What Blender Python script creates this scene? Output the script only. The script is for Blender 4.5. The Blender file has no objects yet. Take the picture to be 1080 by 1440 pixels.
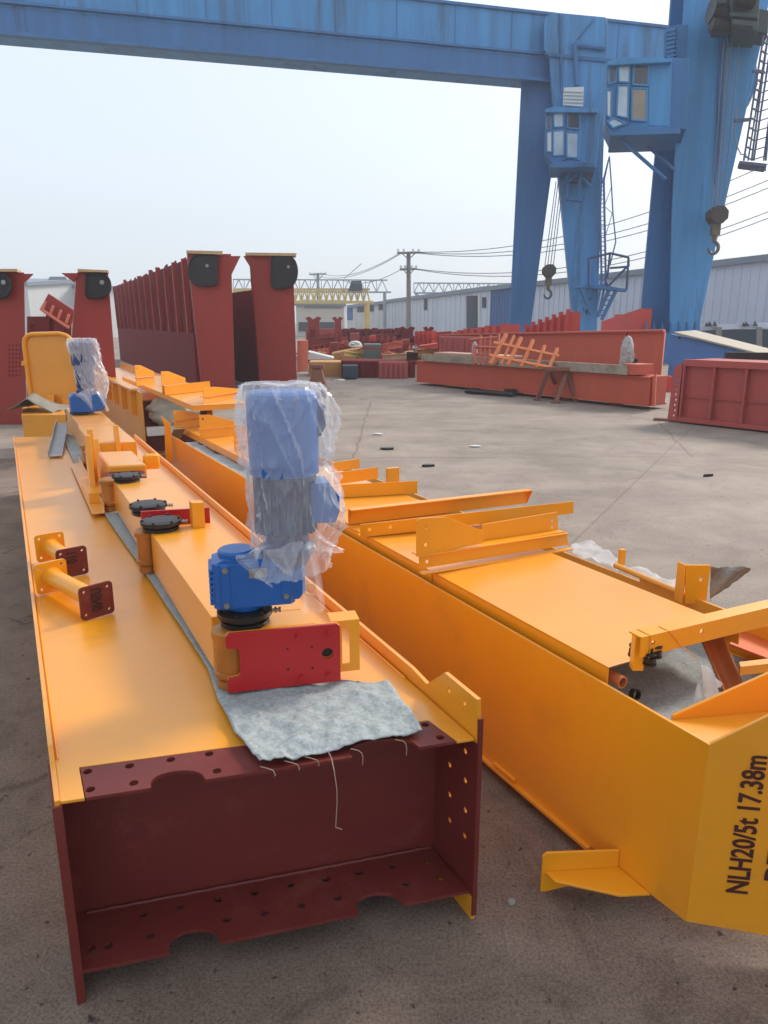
import bpy, bmesh, math, random
from mathutils import Vector, Matrix, noise
from mathutils.geometry import tessellate_polygon
random.seed(7)
S = bpy.context.scene; C = S.collection
V = Vector
CAMH = 1.6; FPX = 1040.0; PITCH = math.atan(268/1040.0)
cP, sP = math.cos(PITCH), math.sin(PITCH)

# ---------------------------------------------------------------- survey helpers (site measured from the standpoint)
def ray(x, y):
    a = (x-540)/FPX; b = -(y-720)/FPX
    return V((a, cP+b*sP, -sP+b*cP))
def G(x, y, z=0.0):
    r = ray(x, y); t = (z-CAMH)/r.z
    return V((r.x*t, r.y*t, z))
def YP(x, y, Y):
    r = ray(x, y); t = Y/r.y
    return V((r.x*t, Y, CAMH+r.z*t))
class Frame:
    def __init__(s, az):
        s.az = math.radians(az); s.d = V((math.sin(s.az), math.cos(s.az), 0)); s.r = V((math.cos(s.az), -math.sin(s.az), 0))
    def __call__(s, u, v, z): return s.d*u + s.r*v + V((0, 0, z))
    def px(s, x, y, z):
        p = G(x, y, z); return (p.dot(s.d), p.dot(s.r))
    def pz(s, x, y, v):            # point of the upright plane v = const
        r = ray(x, y); t = v/r.dot(s.r); return (r.dot(s.d)*t, CAMH+r.z*t)
    def pu(s, x, y, u):            # point of the upright plane u = const
        r = ray(x, y); t = u/r.dot(s.d); return (r.dot(s.r)*t, CAMH+r.z*t)
L = Frame(-26.7); R = Frame(-28.3)
UP = V((0, 0, 1))

# ---------------------------------------------------------------- materials
def srgb(r, g, b):
    f = lambda c: (c/255/12.92) if c/255 <= .04045 else ((c/255+.055)/1.055)**2.4
    return (f(r), f(g), f(b), 1)
MATS = {}
def mat(name, col, rough=.5, metal=0, var=.12, scale=4, bump=.1, bscale=60, streak=0, coat=0, dirt=None, spec=.5, wave=0, chips=None):
    if name in MATS: return MATS[name]
    m = bpy.data.materials.new(name); m.use_nodes = True; n = m.node_tree.nodes; l = m.node_tree.links
    b = n['Principled BSDF']; b.inputs['Roughness'].default_value = rough; b.inputs['Metallic'].default_value = metal
    b.inputs['Coat Weight'].default_value = coat; b.inputs['Coat Roughness'].default_value = .28
    b.inputs['Specular IOR Level'].default_value = spec
    tc = n.new('ShaderNodeTexCoord'); mp = n.new('ShaderNodeMapping'); l.new(tc.outputs['Object'], mp.inputs[0])
    if streak: mp.inputs['Scale'].default_value = (1, 1, 1/streak)
    nz = n.new('ShaderNodeTexNoise'); nz.inputs['Scale'].default_value = scale; nz.inputs['Detail'].default_value = 8; nz.inputs['Roughness'].default_value = .6
    l.new(mp.outputs[0], nz.inputs['Vector'])
    rp = n.new('ShaderNodeValToRGB'); rp.color_ramp.elements[0].position = .3; rp.color_ramp.elements[1].position = .7
    c0 = [max(0, c*(1-var)) for c in col[:3]]+[1]; c1 = [min(1, c*(1+var)) for c in col[:3]]+[1]
    rp.color_ramp.elements[0].color = c0; rp.color_ramp.elements[1].color = c1
    l.new(nz.outputs['Fac'], rp.inputs[0]); out = rp.outputs[0]
    if dirt:
        n2 = n.new('ShaderNodeTexNoise'); n2.inputs['Scale'].default_value = dirt[2]; n2.inputs['Detail'].default_value = 10; n2.inputs['Roughness'].default_value = .7
        l.new(mp.outputs[0], n2.inputs['Vector'])
        r2 = n.new('ShaderNodeValToRGB'); r2.color_ramp.elements[0].position = dirt[1]; r2.color_ramp.elements[1].position = dirt[1]+.12
        r2.color_ramp.elements[0].color = (0, 0, 0, 1); r2.color_ramp.elements[1].color = (dirt[3],)*3+(1,)
        l.new(n2.outputs['Fac'], r2.inputs[0])
        mx = n.new('ShaderNodeMix'); mx.data_type = 'RGBA'; l.new(r2.outputs[0], mx.inputs[0]); l.new(out, mx.inputs[6]); mx.inputs[7].default_value = dirt[0]; out = mx.outputs[2]
    if chips:
        n5 = n.new('ShaderNodeTexNoise'); n5.inputs['Scale'].default_value = chips[1]; n5.inputs['Detail'].default_value = 5; n5.inputs['Roughness'].default_value = .75; l.new(tc.outputs['Object'], n5.inputs['Vector'])
        r5 = n.new('ShaderNodeValToRGB'); r5.color_ramp.elements[0].position = chips[2]; r5.color_ramp.elements[0].color = (0, 0, 0, 1); r5.color_ramp.elements[1].position = chips[2]+.015; r5.color_ramp.elements[1].color = (.8, .8, .8, 1); l.new(n5.outputs['Fac'], r5.inputs[0])
        x5 = n.new('ShaderNodeMix'); x5.data_type = 'RGBA'; l.new(r5.outputs[0], x5.inputs[0]); l.new(out, x5.inputs[6]); x5.inputs[7].default_value = chips[0]; out = x5.outputs[2]
    l.new(out, b.inputs['Base Color'])
    n3 = n.new('ShaderNodeTexNoise'); n3.inputs['Scale'].default_value = bscale; n3.inputs['Detail'].default_value = 4; l.new(tc.outputs['Object'], n3.inputs['Vector'])
    if bump:
        bp = n.new('ShaderNodeBump'); bp.inputs['Strength'].default_value = bump; bp.inputs['Distance'].default_value = .01
        l.new(n3.outputs['Fac'], bp.inputs['Height']); l.new(bp.outputs[0], b.inputs['Normal'])
        if wave:
            n4 = n.new('ShaderNodeTexNoise'); n4.inputs['Scale'].default_value = 3.2; n4.inputs['Detail'].default_value = 2; l.new(tc.outputs['Object'], n4.inputs['Vector'])
            b4 = n.new('ShaderNodeBump'); b4.inputs['Strength'].default_value = wave; b4.inputs['Distance'].default_value = .05; l.new(n4.outputs['Fac'], b4.inputs['Height']); l.new(b4.outputs[0], bp.inputs['Normal'])
    mr = n.new('ShaderNodeMapRange'); mr.inputs[3].default_value = rough*.75; mr.inputs[4].default_value = min(1, rough*1.3)
    l.new(nz.outputs['Fac'], mr.inputs[0]); l.new(mr.outputs[0], b.inputs['Roughness'])
    MATS[name] = m; return m
ORANGE = mat('orange_paint', srgb(230, 150, 14), .36, var=.05, scale=2.2, bump=.02, bscale=220, coat=.85, wave=.12, chips=(srgb(120, 70, 30), 22, .735), dirt=(srgb(205, 136, 42), .55, 3.1, .45))
ORANGE2 = mat('orange_paint_fresh', srgb(236, 154, 14), .33, var=.04, scale=3, bump=.02, bscale=220, coat=.35)
MAROON = mat('maroon_primer', srgb(104, 34, 28), .5, var=.1, scale=5, bump=.1, bscale=110, chips=(srgb(150, 110, 96), 30, .72), dirt=(srgb(128, 74, 62), .56, 5, .4))
REDP = mat('red_gloss_paint', srgb(176, 16, 22), .3, var=.06, scale=7, bump=.25, bscale=140, coat=.2)
BLUEG = mat('blue_machine_paint', srgb(16, 88, 162), .35, var=.08, scale=9, bump=.08, bscale=90, coat=.2)
BLUED = mat('dark_blue_motor', srgb(26, 52, 108), .4, var=.15, scale=9, bump=.1)
BLACK = mat('oily_black_steel', srgb(42, 36, 34), .35, metal=.3, var=.3, scale=14, bump=.2)
STEEL = mat('bare_steel', srgb(150, 150, 150), .35, metal=.7, var=.2, scale=14, bump=.1)
RUSTY = mat('rusty_steel', srgb(122, 76, 58), .7, var=.3, scale=9, bump=.2)
OXIDE = mat('red_oxide_paint', srgb(150, 44, 32), .55, var=.16, scale=1.6, bump=.04, streak=5, chips=(srgb(90, 50, 40), 5, .68), dirt=(srgb(120, 45, 42), .58, 2.2, .5))
OXDARK = mat('dark_red_oxide', srgb(116, 30, 30), .75, spec=.2, var=.14, scale=1.6, bump=.04, streak=5)
OXBRIGHT = mat('bright_red_primer', srgb(196, 58, 42), .55, var=.12, scale=1.2, bump=.04, streak=4)
SALMON = mat('salmon_primer', srgb(186, 84, 60), .6, var=.08, scale=1.5, bump=.04, streak=4, dirt=(srgb(165, 80, 62), .55, 1.6, .5))
SALMON2 = mat('pale_salmon_primer', srgb(222, 120, 92), .6, var=.05, scale=1.5, bump=.04)
OXMAR = mat('maroon_stacked_primer', srgb(165, 72, 66), .6, var=.1, scale=2, bump=.04, streak=3)
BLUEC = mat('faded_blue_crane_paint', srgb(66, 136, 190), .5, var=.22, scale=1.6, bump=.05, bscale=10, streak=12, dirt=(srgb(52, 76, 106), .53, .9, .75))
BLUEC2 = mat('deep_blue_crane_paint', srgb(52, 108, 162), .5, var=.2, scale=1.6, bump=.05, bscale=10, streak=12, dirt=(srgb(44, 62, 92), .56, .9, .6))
BLUESH = mat('blue_shed_cladding', srgb(62, 96, 150), .6, var=.08, scale=.4, bump=0, streak=9)
GREYSH = mat('grey_shed_cladding', srgb(204, 208, 220), .6, var=.05, scale=.25, bump=0, streak=12, dirt=(srgb(150, 150, 165), .55, .3, .4))
WHITESH = mat('white_shed_wall', srgb(206, 206, 204), .7, var=.05, scale=.3, bump=0, streak=8)
ROOFSH = mat('shed_roof_edge', srgb(128, 136, 148), .6, var=.1, scale=.4, bump=0)
DARKIN = mat('dark_interior', srgb(62, 66, 78), .9, var=.2, scale=.4, bump=0)
CONC = mat('weathered_concrete_post', srgb(132, 128, 122), .85, var=.15, scale=2, bump=.2)
YELLOWT = mat('pale_yellow_truss_paint', srgb(214, 184, 108), .6, var=.15, scale=1, bump=0)
GREYT = mat('grey_truss_paint', srgb(150, 156, 168), .6, var=.1, scale=1, bump=0)
OCHRE = mat('ochre_painted_steel', srgb(190, 140, 75), .6, var=.15, scale=1.5, bump=.05)
GREENB = mat('dull_green_paint', srgb(92, 104, 98), .6, var=.15, scale=1.5, bump=.05)
WOOD = mat('grey_plank', srgb(150, 138, 122), .8, var=.2, scale=3, bump=.2, bscale=30, dirt=(srgb(110, 96, 82), .5, 5, .6))
WOODL = mat('pale_timber', srgb(190, 160, 118), .75, var=.12, scale=4, bump=.15, bscale=40)
RECESS_BLACK = mat('black_recess', srgb(34, 30, 34), .6, var=.3, scale=6, bump=.1)
WHITE = mat('white_painted_metal', srgb(215, 215, 212), .5, var=.04, scale=4, bump=0)
WIRE = mat('grey_wire', srgb(120, 124, 132), .6, var=.05, bump=0)
INK = mat('dark_stencil_ink', srgb(68, 20, 22), .6, var=.25, scale=40, bump=0)
INKB = mat('black_stencil_ink', srgb(38, 18, 18), .6, var=.2, scale=40, bump=0)
CURT = mat('beige_curtain', srgb(150, 140, 128), .8, var=.12, scale=3, bump=.1)
GLASSP = mat('pale_cab_pane', srgb(170, 190, 205), .12, var=.15, scale=2, bump=0, spec=.8)
GLASSD = mat('dark_cab_pane', srgb(58, 55, 70), .15, var=.2, scale=2, bump=0, spec=.8)
TARP = mat('grey_tarp', srgb(128, 120, 108), .65, var=.18, scale=12, bump=.3, bscale=40)

def felt_material():
    m = bpy.data.materials.new('grey_felt'); m.use_nodes = True; n = m.node_tree.nodes; l = m.node_tree.links; b = n['Principled BSDF']
    b.inputs['Roughness'].default_value = .8
    tc = n.new('ShaderNodeTexCoord')
    a = n.new('ShaderNodeTexNoise'); a.inputs['Scale'].default_value = 85; a.inputs['Detail'].default_value = 7; a.inputs['Distortion'].default_value = .6; l.new(tc.outputs['Object'], a.inputs['Vector'])
    c = n.new('ShaderNodeTexNoise'); c.inputs['Scale'].default_value = 5; c.inputs['Detail'].default_value = 5; l.new(tc.outputs['Object'], c.inputs['Vector'])
    r = n.new('ShaderNodeValToRGB'); r.color_ramp.elements[0].position = .3; r.color_ramp.elements[1].position = .72
    r.color_ramp.elements[0].color = srgb(136, 142, 142); r.color_ramp.elements[1].color = srgb(168, 174, 173); l.new(a.outputs['Fac'], r.inputs[0])
    r2 = n.new('ShaderNodeValToRGB'); r2.color_ramp.elements[0].color = (.9, .9, .91, 1); r2.color_ramp.elements[1].color = (1, 1, 1, 1); l.new(c.outputs['Fac'], r2.inputs[0])
    mx = n.new('ShaderNodeMix'); mx.data_type = 'RGBA'; mx.blend_type = 'MULTIPLY'; mx.inputs[0].default_value = 1; l.new(r.outputs[0], mx.inputs[6]); l.new(r2.outputs[0], mx.inputs[7])
    l.new(mx.outputs[2], b.inputs['Base Color'])
    bp = n.new('ShaderNodeBump'); bp.inputs['Strength'].default_value = .45; bp.inputs['Distance'].default_value = .004; l.new(a.outputs['Fac'], bp.inputs['Height']); l.new(bp.outputs[0], b.inputs['Normal'])
    return m
FELT = felt_material()
def plastic_material(name, lo=.22, hi=1.0, tint=(.96, .97, .98, 1)):
    m = bpy.data.materials.new(name); m.use_nodes = True; n = m.node_tree.nodes; l = m.node_tree.links; b = n['Principled BSDF']; out = n['Material Output']
    b.inputs['Base Color'].default_value = tint; b.inputs['Roughness'].default_value = .22; b.inputs['Specular IOR Level'].default_value = .8
    tr = n.new('ShaderNodeBsdfTransparent'); mx = n.new('ShaderNodeMixShader')
    tc = n.new('ShaderNodeTexCoord'); mp = n.new('ShaderNodeMapping'); mp.inputs['Scale'].default_value = (1.5, 1.5, .5); mp.inputs['Rotation'].default_value = (.35, .25, 0); l.new(tc.outputs['Object'], mp.inputs[0])
    a = n.new('ShaderNodeTexNoise'); a.noise_type = 'RIDGED_MULTIFRACTAL' if hasattr(a, 'noise_type') else 'FBM'
    a.inputs['Scale'].default_value = 6; a.inputs['Detail'].default_value = 2; l.new(mp.outputs[0], a.inputs['Vector'])
    r = n.new('ShaderNodeMapRange'); r.inputs[1].default_value = .55; r.inputs[2].default_value = 1.2; r.inputs[3].default_value = lo; r.inputs[4].default_value = hi; l.new(a.outputs['Fac'], r.inputs[0])
    l.new(r.outputs[0], mx.inputs[0]); l.new(tr.outputs[0], mx.inputs[1]); l.new(b.outputs[0], mx.inputs[2]); l.new(mx.outputs[0], out.inputs['Surface'])
    bp = n.new('ShaderNodeBump'); bp.inputs['Strength'].default_value = .6; bp.inputs['Distance'].default_value = .012; l.new(a.outputs['Fac'], bp.inputs['Height']); l.new(bp.outputs[0], b.inputs['Normal'])
    return m
PLASTIC = plastic_material('clear_plastic_film')
PLASTIC2 = plastic_material('cloudy_plastic_film', .3, 1.0)

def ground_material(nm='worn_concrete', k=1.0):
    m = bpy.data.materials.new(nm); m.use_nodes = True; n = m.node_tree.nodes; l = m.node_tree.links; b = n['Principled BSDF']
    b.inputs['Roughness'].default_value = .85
    tc = n.new('ShaderNodeTexCoord')
    def nz(scale, det=6, rough=.6, dist=0):
        a = n.new('ShaderNodeTexNoise'); a.inputs['Scale'].default_value = scale; a.inputs['Detail'].default_value = det; a.inputs['Roughness'].default_value = rough; a.inputs['Distortion'].default_value = dist
        l.new(tc.outputs['Object'], a.inputs['Vector']); return a
    def ramp(src, p0, c0, p1, c1):
        r = n.new('ShaderNodeValToRGB'); r.color_ramp.elements[0].position = p0; r.color_ramp.elements[0].color = c0; r.color_ramp.elements[1].position = p1; r.color_ramp.elements[1].color = c1
        l.new(src, r.inputs[0]); return r.outputs[0]
    def mul(a, c, f=1):
        x = n.new('ShaderNodeMix'); x.data_type = 'RGBA'; x.blend_type = 'MULTIPLY'; x.inputs[0].default_value = f; l.new(a, x.inputs[6]); l.new(c, x.inputs[7]); return x.outputs[2]
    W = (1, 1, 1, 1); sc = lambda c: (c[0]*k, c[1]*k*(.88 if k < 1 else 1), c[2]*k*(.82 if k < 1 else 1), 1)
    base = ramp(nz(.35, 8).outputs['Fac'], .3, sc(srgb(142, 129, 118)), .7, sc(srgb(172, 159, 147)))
    base = mul(base, ramp(nz(1.7, 8, .7, .6).outputs['Fac'], .32, (.72, .70, .70, 1), .6, W))
    mp = n.new('ShaderNodeMapping'); mp.inputs['Scale'].default_value = (.25, .8, 1); mp.inputs['Rotation'].default_value = (0, 0, .12); l.new(tc.outputs['Object'], mp.inputs[0])
    st = nz(1.6, 7, .65, .3); l.new(mp.outputs[0], st.inputs['Vector']); base = mul(base, ramp(st.outputs['Fac'], .36, (.86, .85, .84, 1), .62, (1.05, 1.05, 1.05, 1)))
    bk = n.new('ShaderNodeTexBrick'); bk.offset = 0; bk.inputs['Scale'].default_value = 1; bk.inputs['Brick Width'].default_value = 5.5; bk.inputs['Row Height'].default_value = 5.5; bk.inputs['Mortar Size'].default_value = .012
    bk.inputs['Color1'].default_value = (1, 1, 1, 1); bk.inputs['Color2'].default_value = (.93, .92, .91, 1); bk.inputs['Mortar'].default_value = (.8, .78, .76, 1)
    m2 = n.new('ShaderNodeMapping'); m2.inputs['Rotation'].default_value = (0, 0, .5); m2.inputs['Location'].default_value = (1.3, 2.1, 0); l.new(tc.outputs['Object'], m2.inputs[0]); l.new(m2.outputs[0], bk.inputs['Vector'])
    if k == 1: base = mul(base, bk.outputs['Color'])
    grain = ramp(nz(120, 4, .85).outputs['Fac'], .38, (.30, .27, .26, 1), .62, (1.4, 1.37, 1.34, 1))
    base = mul(base, grain, .65)
    spots = ramp(nz(24, 3, .6).outputs['Fac'], .30, (.25, .21, .2, 1), .35, W)
    base = mul(base, spots)
    spots2 = ramp(nz(7, 5, .7, .4).outputs['Fac'], .26, (.42, .36, .34, 1), .36, W)
    base = mul(base, spots2)
    # cracks and slab joints
    vo = n.new('ShaderNodeTexVoronoi'); vo.feature = 'DISTANCE_TO_EDGE'; vo.inputs['Scale'].default_value = .22
    wn = nz(2.5, 5); ad = n.new('ShaderNodeMix'); ad.data_type = 'VECTOR'; ad.inputs[0].default_value = .12; l.new(tc.outputs['Object'], ad.inputs[4]); l.new(wn.outputs['Color'], ad.inputs[5]); l.new(ad.outputs[1], vo.inputs['Vector'])
    base = mul(base, ramp(vo.outputs['Distance'], .0, (.6, .56, .54, 1), .003, W))
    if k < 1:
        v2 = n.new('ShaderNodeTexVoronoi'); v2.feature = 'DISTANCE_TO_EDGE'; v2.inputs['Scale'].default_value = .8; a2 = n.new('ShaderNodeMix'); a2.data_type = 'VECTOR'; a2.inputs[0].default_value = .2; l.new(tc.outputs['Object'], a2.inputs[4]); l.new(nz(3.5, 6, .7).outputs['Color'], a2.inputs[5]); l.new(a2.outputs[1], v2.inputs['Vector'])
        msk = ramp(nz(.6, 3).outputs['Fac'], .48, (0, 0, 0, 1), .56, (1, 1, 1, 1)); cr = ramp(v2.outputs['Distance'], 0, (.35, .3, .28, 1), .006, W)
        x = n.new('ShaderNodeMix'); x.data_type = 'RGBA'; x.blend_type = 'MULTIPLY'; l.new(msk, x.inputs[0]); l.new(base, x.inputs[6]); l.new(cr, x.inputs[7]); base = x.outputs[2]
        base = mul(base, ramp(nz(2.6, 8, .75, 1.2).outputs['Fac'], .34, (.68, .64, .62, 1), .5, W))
    l.new(base, b.inputs['Base Color'])
    bp = n.new('ShaderNodeBump'); bp.inputs['Strength'].default_value = .5; bp.inputs['Distance'].default_value = .004
    g2 = nz(90, 4, .7); l.new(g2.outputs['Fac'], bp.inputs['Height']); l.new(bp.outputs[0], b.inputs['Normal'])
    return m

# ---------------------------------------------------------------- mesh builder
class MB:
    def __init__(s): s.v = []; s.f = []
    def add(s, vs, fs):
        o = len(s.v); s.v += [V(p) for p in vs]; s.f += [tuple(i+o for i in f) for f in fs]; return s
    def hexa(s, p):    # 8 points: 4 bottom loop, 4 top loop
        return s.add(p, [(3, 2, 1, 0), (4, 5, 6, 7), (0, 1, 5, 4), (1, 2, 6, 5), (2, 3, 7, 6), (3, 0, 4, 7)])
    def box(s, F, u0, u1, v0, v1, z0, z1):
        q = [F(u0, v0, 0), F(u0, v1, 0), F(u1, v1, 0), F(u1, v0, 0)]
        return s.hexa([p+UP*z0 for p in q]+[p+UP*z1 for p in q])
    def wbox(s, c, sx, sy, sz, az=0):
        M = Matrix.Rotation(az, 3, 'Z'); q = [M @ V((a*sx/2, b*sy/2, 0)) + V(c) for a, b in ((-1, -1), (1, -1), (1, 1), (-1, 1))]
        return s.hexa(q+[p+UP*sz for p in q])
    def ext(s, pts, vec):   # extrude a flat polygon
        return s.plate(pts, [], vec)
    def plate(s, outer, holes, vec):
        outer = [V(p) for p in outer]; loops = [outer]+[[V(p) for p in h] for h in holes]; vec = V(vec)
        nrm = V((0, 0, 0))
        for i in range(len(outer)): nrm += outer[i].cross(outer[(i+1) % len(outer)])
        flat = [p for lp in loops for p in lp]
        nrm.normalize(); ax = (outer[1]-outer[0]).normalized(); ay = nrm.cross(ax)
        tri = tessellate_polygon([[V((p.dot(ax), p.dot(ay), 0)) for p in lp] for lp in loops])
        n = len(flat); o = len(s.v); s.v += flat+[p+vec for p in flat]
        for a, b, c in tri:
            s.f.append((a+o, b+o, c+o)); s.f.append((c+o+n, b+o+n, a+o+n))
        k = 0
        for lp in loops:
            m = len(lp)
            for i in range(m):
                a = k+i; b = k+(i+1) % m; s.f.append((a+o, b+o, b+o+n, a+o+n))
            k += m
        return s
    def tube(s, p0, p1, r0, r1=None, n=14, caps=True, a0=0):
        p0 = V(p0); p1 = V(p1); r1 = r0 if r1 is None else r1
        d = (p1-p0).normalized(); x = d.orthogonal().normalized(); y = d.cross(x)
        vs = []
        for p, r in ((p0, r0), (p1, r1)):
            for i in range(n):
                a = a0+2*math.pi*i/n; vs.append(p+(x*math.cos(a)+y*math.sin(a))*r)
        fs = [(i, (i+1) % n, (i+1) % n+n, i+n) for i in range(n)]
        if caps: fs += [tuple(range(n-1, -1, -1)), tuple(range(n, 2*n))]
        return s.add(vs, fs)
    def pipe(s, p0, p1, r, w, n=20):
        p0 = V(p0); p1 = V(p1); d = (p1-p0).normalized(); x = d.orthogonal().normalized(); y = d.cross(x); vs = []
        for p, q in ((p0, r), (p1, r), (p1, r-w), (p0, r-w)):
            for i in range(n):
                a = 2*math.pi*i/n; vs.append(p+(x*math.cos(a)+y*math.sin(a))*q)
        fs = []
        for k in range(4):
            for i in range(n): fs.append((k*n+i, k*n+(i+1) % n, ((k+1) % 4)*n+(i+1) % n, ((k+1) % 4)*n+i))
        return s.add(vs, fs)
    def poly(s, pts, r, n=6):
        for a, b in zip(pts[:-1], pts[1:]):
            if (V(a)-V(b)).length > 1e-6: s.tube(a, b, r, n=n)
        return s
    def lathe(s, c, prof, n=32, sx=1, sy=1, wob=None):
        c = V(c); vs = []
        for r, z in prof:
            for i in range(n):
                a = 2*math.pi*i/n; rr = r*(wob(a, z) if wob else 1); vs.append(c+V((math.cos(a)*rr*sx, math.sin(a)*rr*sy, z)))
        m = len(prof); fs = [(k*n+i, k*n+(i+1) % n, (k+1)*n+(i+1) % n, (k+1)*n+i) for k in range(m-1) for i in range(n)]
        fs += [tuple(range(n-1, -1, -1)), tuple(range((m-1)*n, m*n))]
        return s.add(vs, fs)
    def sweep(s, prof, p0, p1, side, up=UP):
        p0 = V(p0); p1 = V(p1); return s.plate([p0+V(side)*a+V(up)*b for a, b in prof], [], p1-p0)
    def grid(s, fn, nu, nv, thick=0):
        vs = [V(fn(i/nu, j/nv)) for i in range(nu+1) for j in range(nv+1)]
        fs = [(i*(nv+1)+j, (i+1)*(nv+1)+j, (i+1)*(nv+1)+j+1, i*(nv+1)+j+1) for i in range(nu) for j in range(nv)]
        return s.add(vs, fs)
    def bag(s, c, rx, ry, h, seed, amp=.25, n=26, m=16):
        def f(a, b):
            t = b; ang = a*2*math.pi; pr = (math.sin(math.pi*min(1, max(0, t*.93+.07)))**.45)
            d = V((math.cos(ang), math.sin(ang), t*3)); w = 1+amp*(noise.noise(d*1.7+V((seed, 0, 0)))+.5*noise.noise(d*4+V((0, seed, 0))))
            return V(c)+V((math.cos(ang)*rx*pr*w, math.sin(ang)*ry*pr*w, t*h))
        return s.grid(f, n, m)

def obj(name, mb, m, parent=None, bevel=0, smooth=False, subsurf=0, solid=0, origin=None):
    me = bpy.data.meshes.new(name); vs = mb.v
    if parent is not None: Mi = parent_world(parent).inverted(); vs = [Mi @ p for p in vs]; loc = V((0, 0, 0))
    else:
        if origin is None:
            zs = min(p.z for p in vs); cx = sum(p.x for p in vs)/len(vs); cy = sum(p.y for p in vs)/len(vs); origin = V((cx, cy, zs))
        loc = V(origin); vs = [p-loc for p in vs]
    me.from_pydata([tuple(p) for p in vs], [], mb.f); me.materials.append(m)
    b = bmesh.new(); b.from_mesh(me); bmesh.ops.remove_doubles(b, verts=b.verts, dist=1e-6); bmesh.ops.recalc_face_normals(b, faces=b.faces)
    if bevel: bmesh.ops.dissolve_limit(b, angle_limit=.001, verts=b.verts, edges=b.edges)
    b.to_mesh(me); b.free()
    if smooth:
        for p in me.polygons: p.use_smooth = True
        try: me.set_sharp_from_angle(angle=math.radians(40))
        except Exception: pass
    o = bpy.data.objects.new(name, me); C.objects.link(o); o.location = loc; o.parent = parent
    if solid: md = o.modifiers.new('solid', 'SOLIDIFY'); md.thickness = solid
    if subsurf: md = o.modifiers.new('sub', 'SUBSURF'); md.levels = subsurf; md.render_levels = subsurf
    if bevel: md = o.modifiers.new('bevel', 'BEVEL'); md.width = bevel; md.segments = 2; md.limit_method = 'ANGLE'; md.angle_limit = math.radians(35)
    return o
PW = {}
def parent_world(p):
    M = Matrix.Translation(p.location) @ p.rotation_euler.to_matrix().to_4x4()
    return (parent_world(p.parent) @ M) if p.parent else M
def tag(o, label, cat, group=None, kind=None):
    if label: o['label'] = label
    if cat: o['category'] = cat
    if group: o['group'] = group
    if kind: o['kind'] = kind
    return o
def thing(name, label, cat, loc, group=None):
    o = bpy.data.objects.new(name, None); C.objects.link(o); o.location = V(loc); o.empty_display_size = .2
    return tag(o, label, cat, group)
def one(name, mb, m, label, cat, group=None, **k):
    return tag(obj(name, mb, m, None, **k), label, cat, group)
def copy_tree(o, parent=None):
    c = o.copy(); C.objects.link(c); c.parent = parent
    for ch in [x for x in C.objects if x.parent == o]: copy_tree(ch, c)
    return c
def circ(c, r, ax, ay, n=12): return [V(c)+ax*(math.cos(2*math.pi*i/n)*r)+ay*(math.sin(2*math.pi*i/n)*r) for i in range(n)]
def pp(pts, Y): return [YP(x, y, Y) for x, y in pts]
def ppoly(mb, pts, Y, t):
    q = pp(pts, Y); k = sum(p.x for p in q)/len(q)/Y; k = max(-.35, min(.42, k*.85))
    return mb.plate(q, [], V((k*t, t, 0)))
def text(body, size, origin, right, up, m, parent, name='lettering', thick=.0012, stencil=True, sx=1, font_bold=.012):
    cu = bpy.data.curves.new(name, 'FONT'); cu.body = body; cu.size = size; cu.offset = font_bold*size; cu.extrude = thick; cu.resolution_u = 4
    t = bpy.data.objects.new('tmp', cu); C.objects.link(t); bpy.context.view_layer.update()
    me = bpy.data.meshes.new_from_object(t.evaluated_get(bpy.context.evaluated_depsgraph_get())); bpy.data.objects.remove(t)
    r = V(right).normalized(); u = V(up).normalized(); nn = r.cross(u)
    Mi = parent_world(parent).inverted()
    for v in me.vertices: v.co = Mi @ (V(origin)+r*v.co.x*sx+u*v.co.y+nn*v.co.z)
    me.materials.clear(); me.materials.append(m)
    o = bpy.data.objects.new(name, me); C.objects.link(o); o.parent = parent; return o

# ================================================================ ground
g = MB(); g.add([(-400, -60, 0), (400, -60, 0), (400, 700, 0), (-400, 700, 0)], [(0, 1, 2, 3)])
o = obj('ground', g, ground_material(), origin=V((0, 0, 0))); o['kind'] = 'structure'

# slabs under the nearest girders, shade painted into their colour, ending at a joint
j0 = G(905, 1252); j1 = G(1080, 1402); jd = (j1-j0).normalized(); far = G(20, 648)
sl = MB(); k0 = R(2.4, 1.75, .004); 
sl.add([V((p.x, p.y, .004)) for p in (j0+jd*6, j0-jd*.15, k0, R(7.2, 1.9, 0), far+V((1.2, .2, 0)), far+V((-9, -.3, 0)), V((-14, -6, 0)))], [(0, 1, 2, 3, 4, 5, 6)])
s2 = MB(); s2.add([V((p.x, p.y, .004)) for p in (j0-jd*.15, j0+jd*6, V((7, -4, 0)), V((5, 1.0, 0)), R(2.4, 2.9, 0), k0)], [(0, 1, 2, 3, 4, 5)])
o = obj('shaded_slab', s2, ground_material('shade_toned_slab_right', .64), origin=V((0, 0, .004))); o['kind'] = 'structure'
o = obj('shaded_pavement', sl, ground_material('shade_toned_slab', .68), origin=V((0, 0, .004))); o['kind'] = 'structure'
# ================================================================ LEFT GIRDER
ZT = .56
t = thing('box_girder', 'left orange box girder with an open maroon end, carrying the blue gearbox', 'steel girder', L(4.4, .48, 0))
FU = lambda v: 1.612-.205*v           # skewed near end
def Lz(x, y, z=ZT): u, v = L.px(x, y, z); return L(u, v, z)
def hole(x, y, z=ZT, r=.011): u, v = L.px(x, y, z); return circ(L(u, v, z), r, L.d, L.r)
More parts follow.
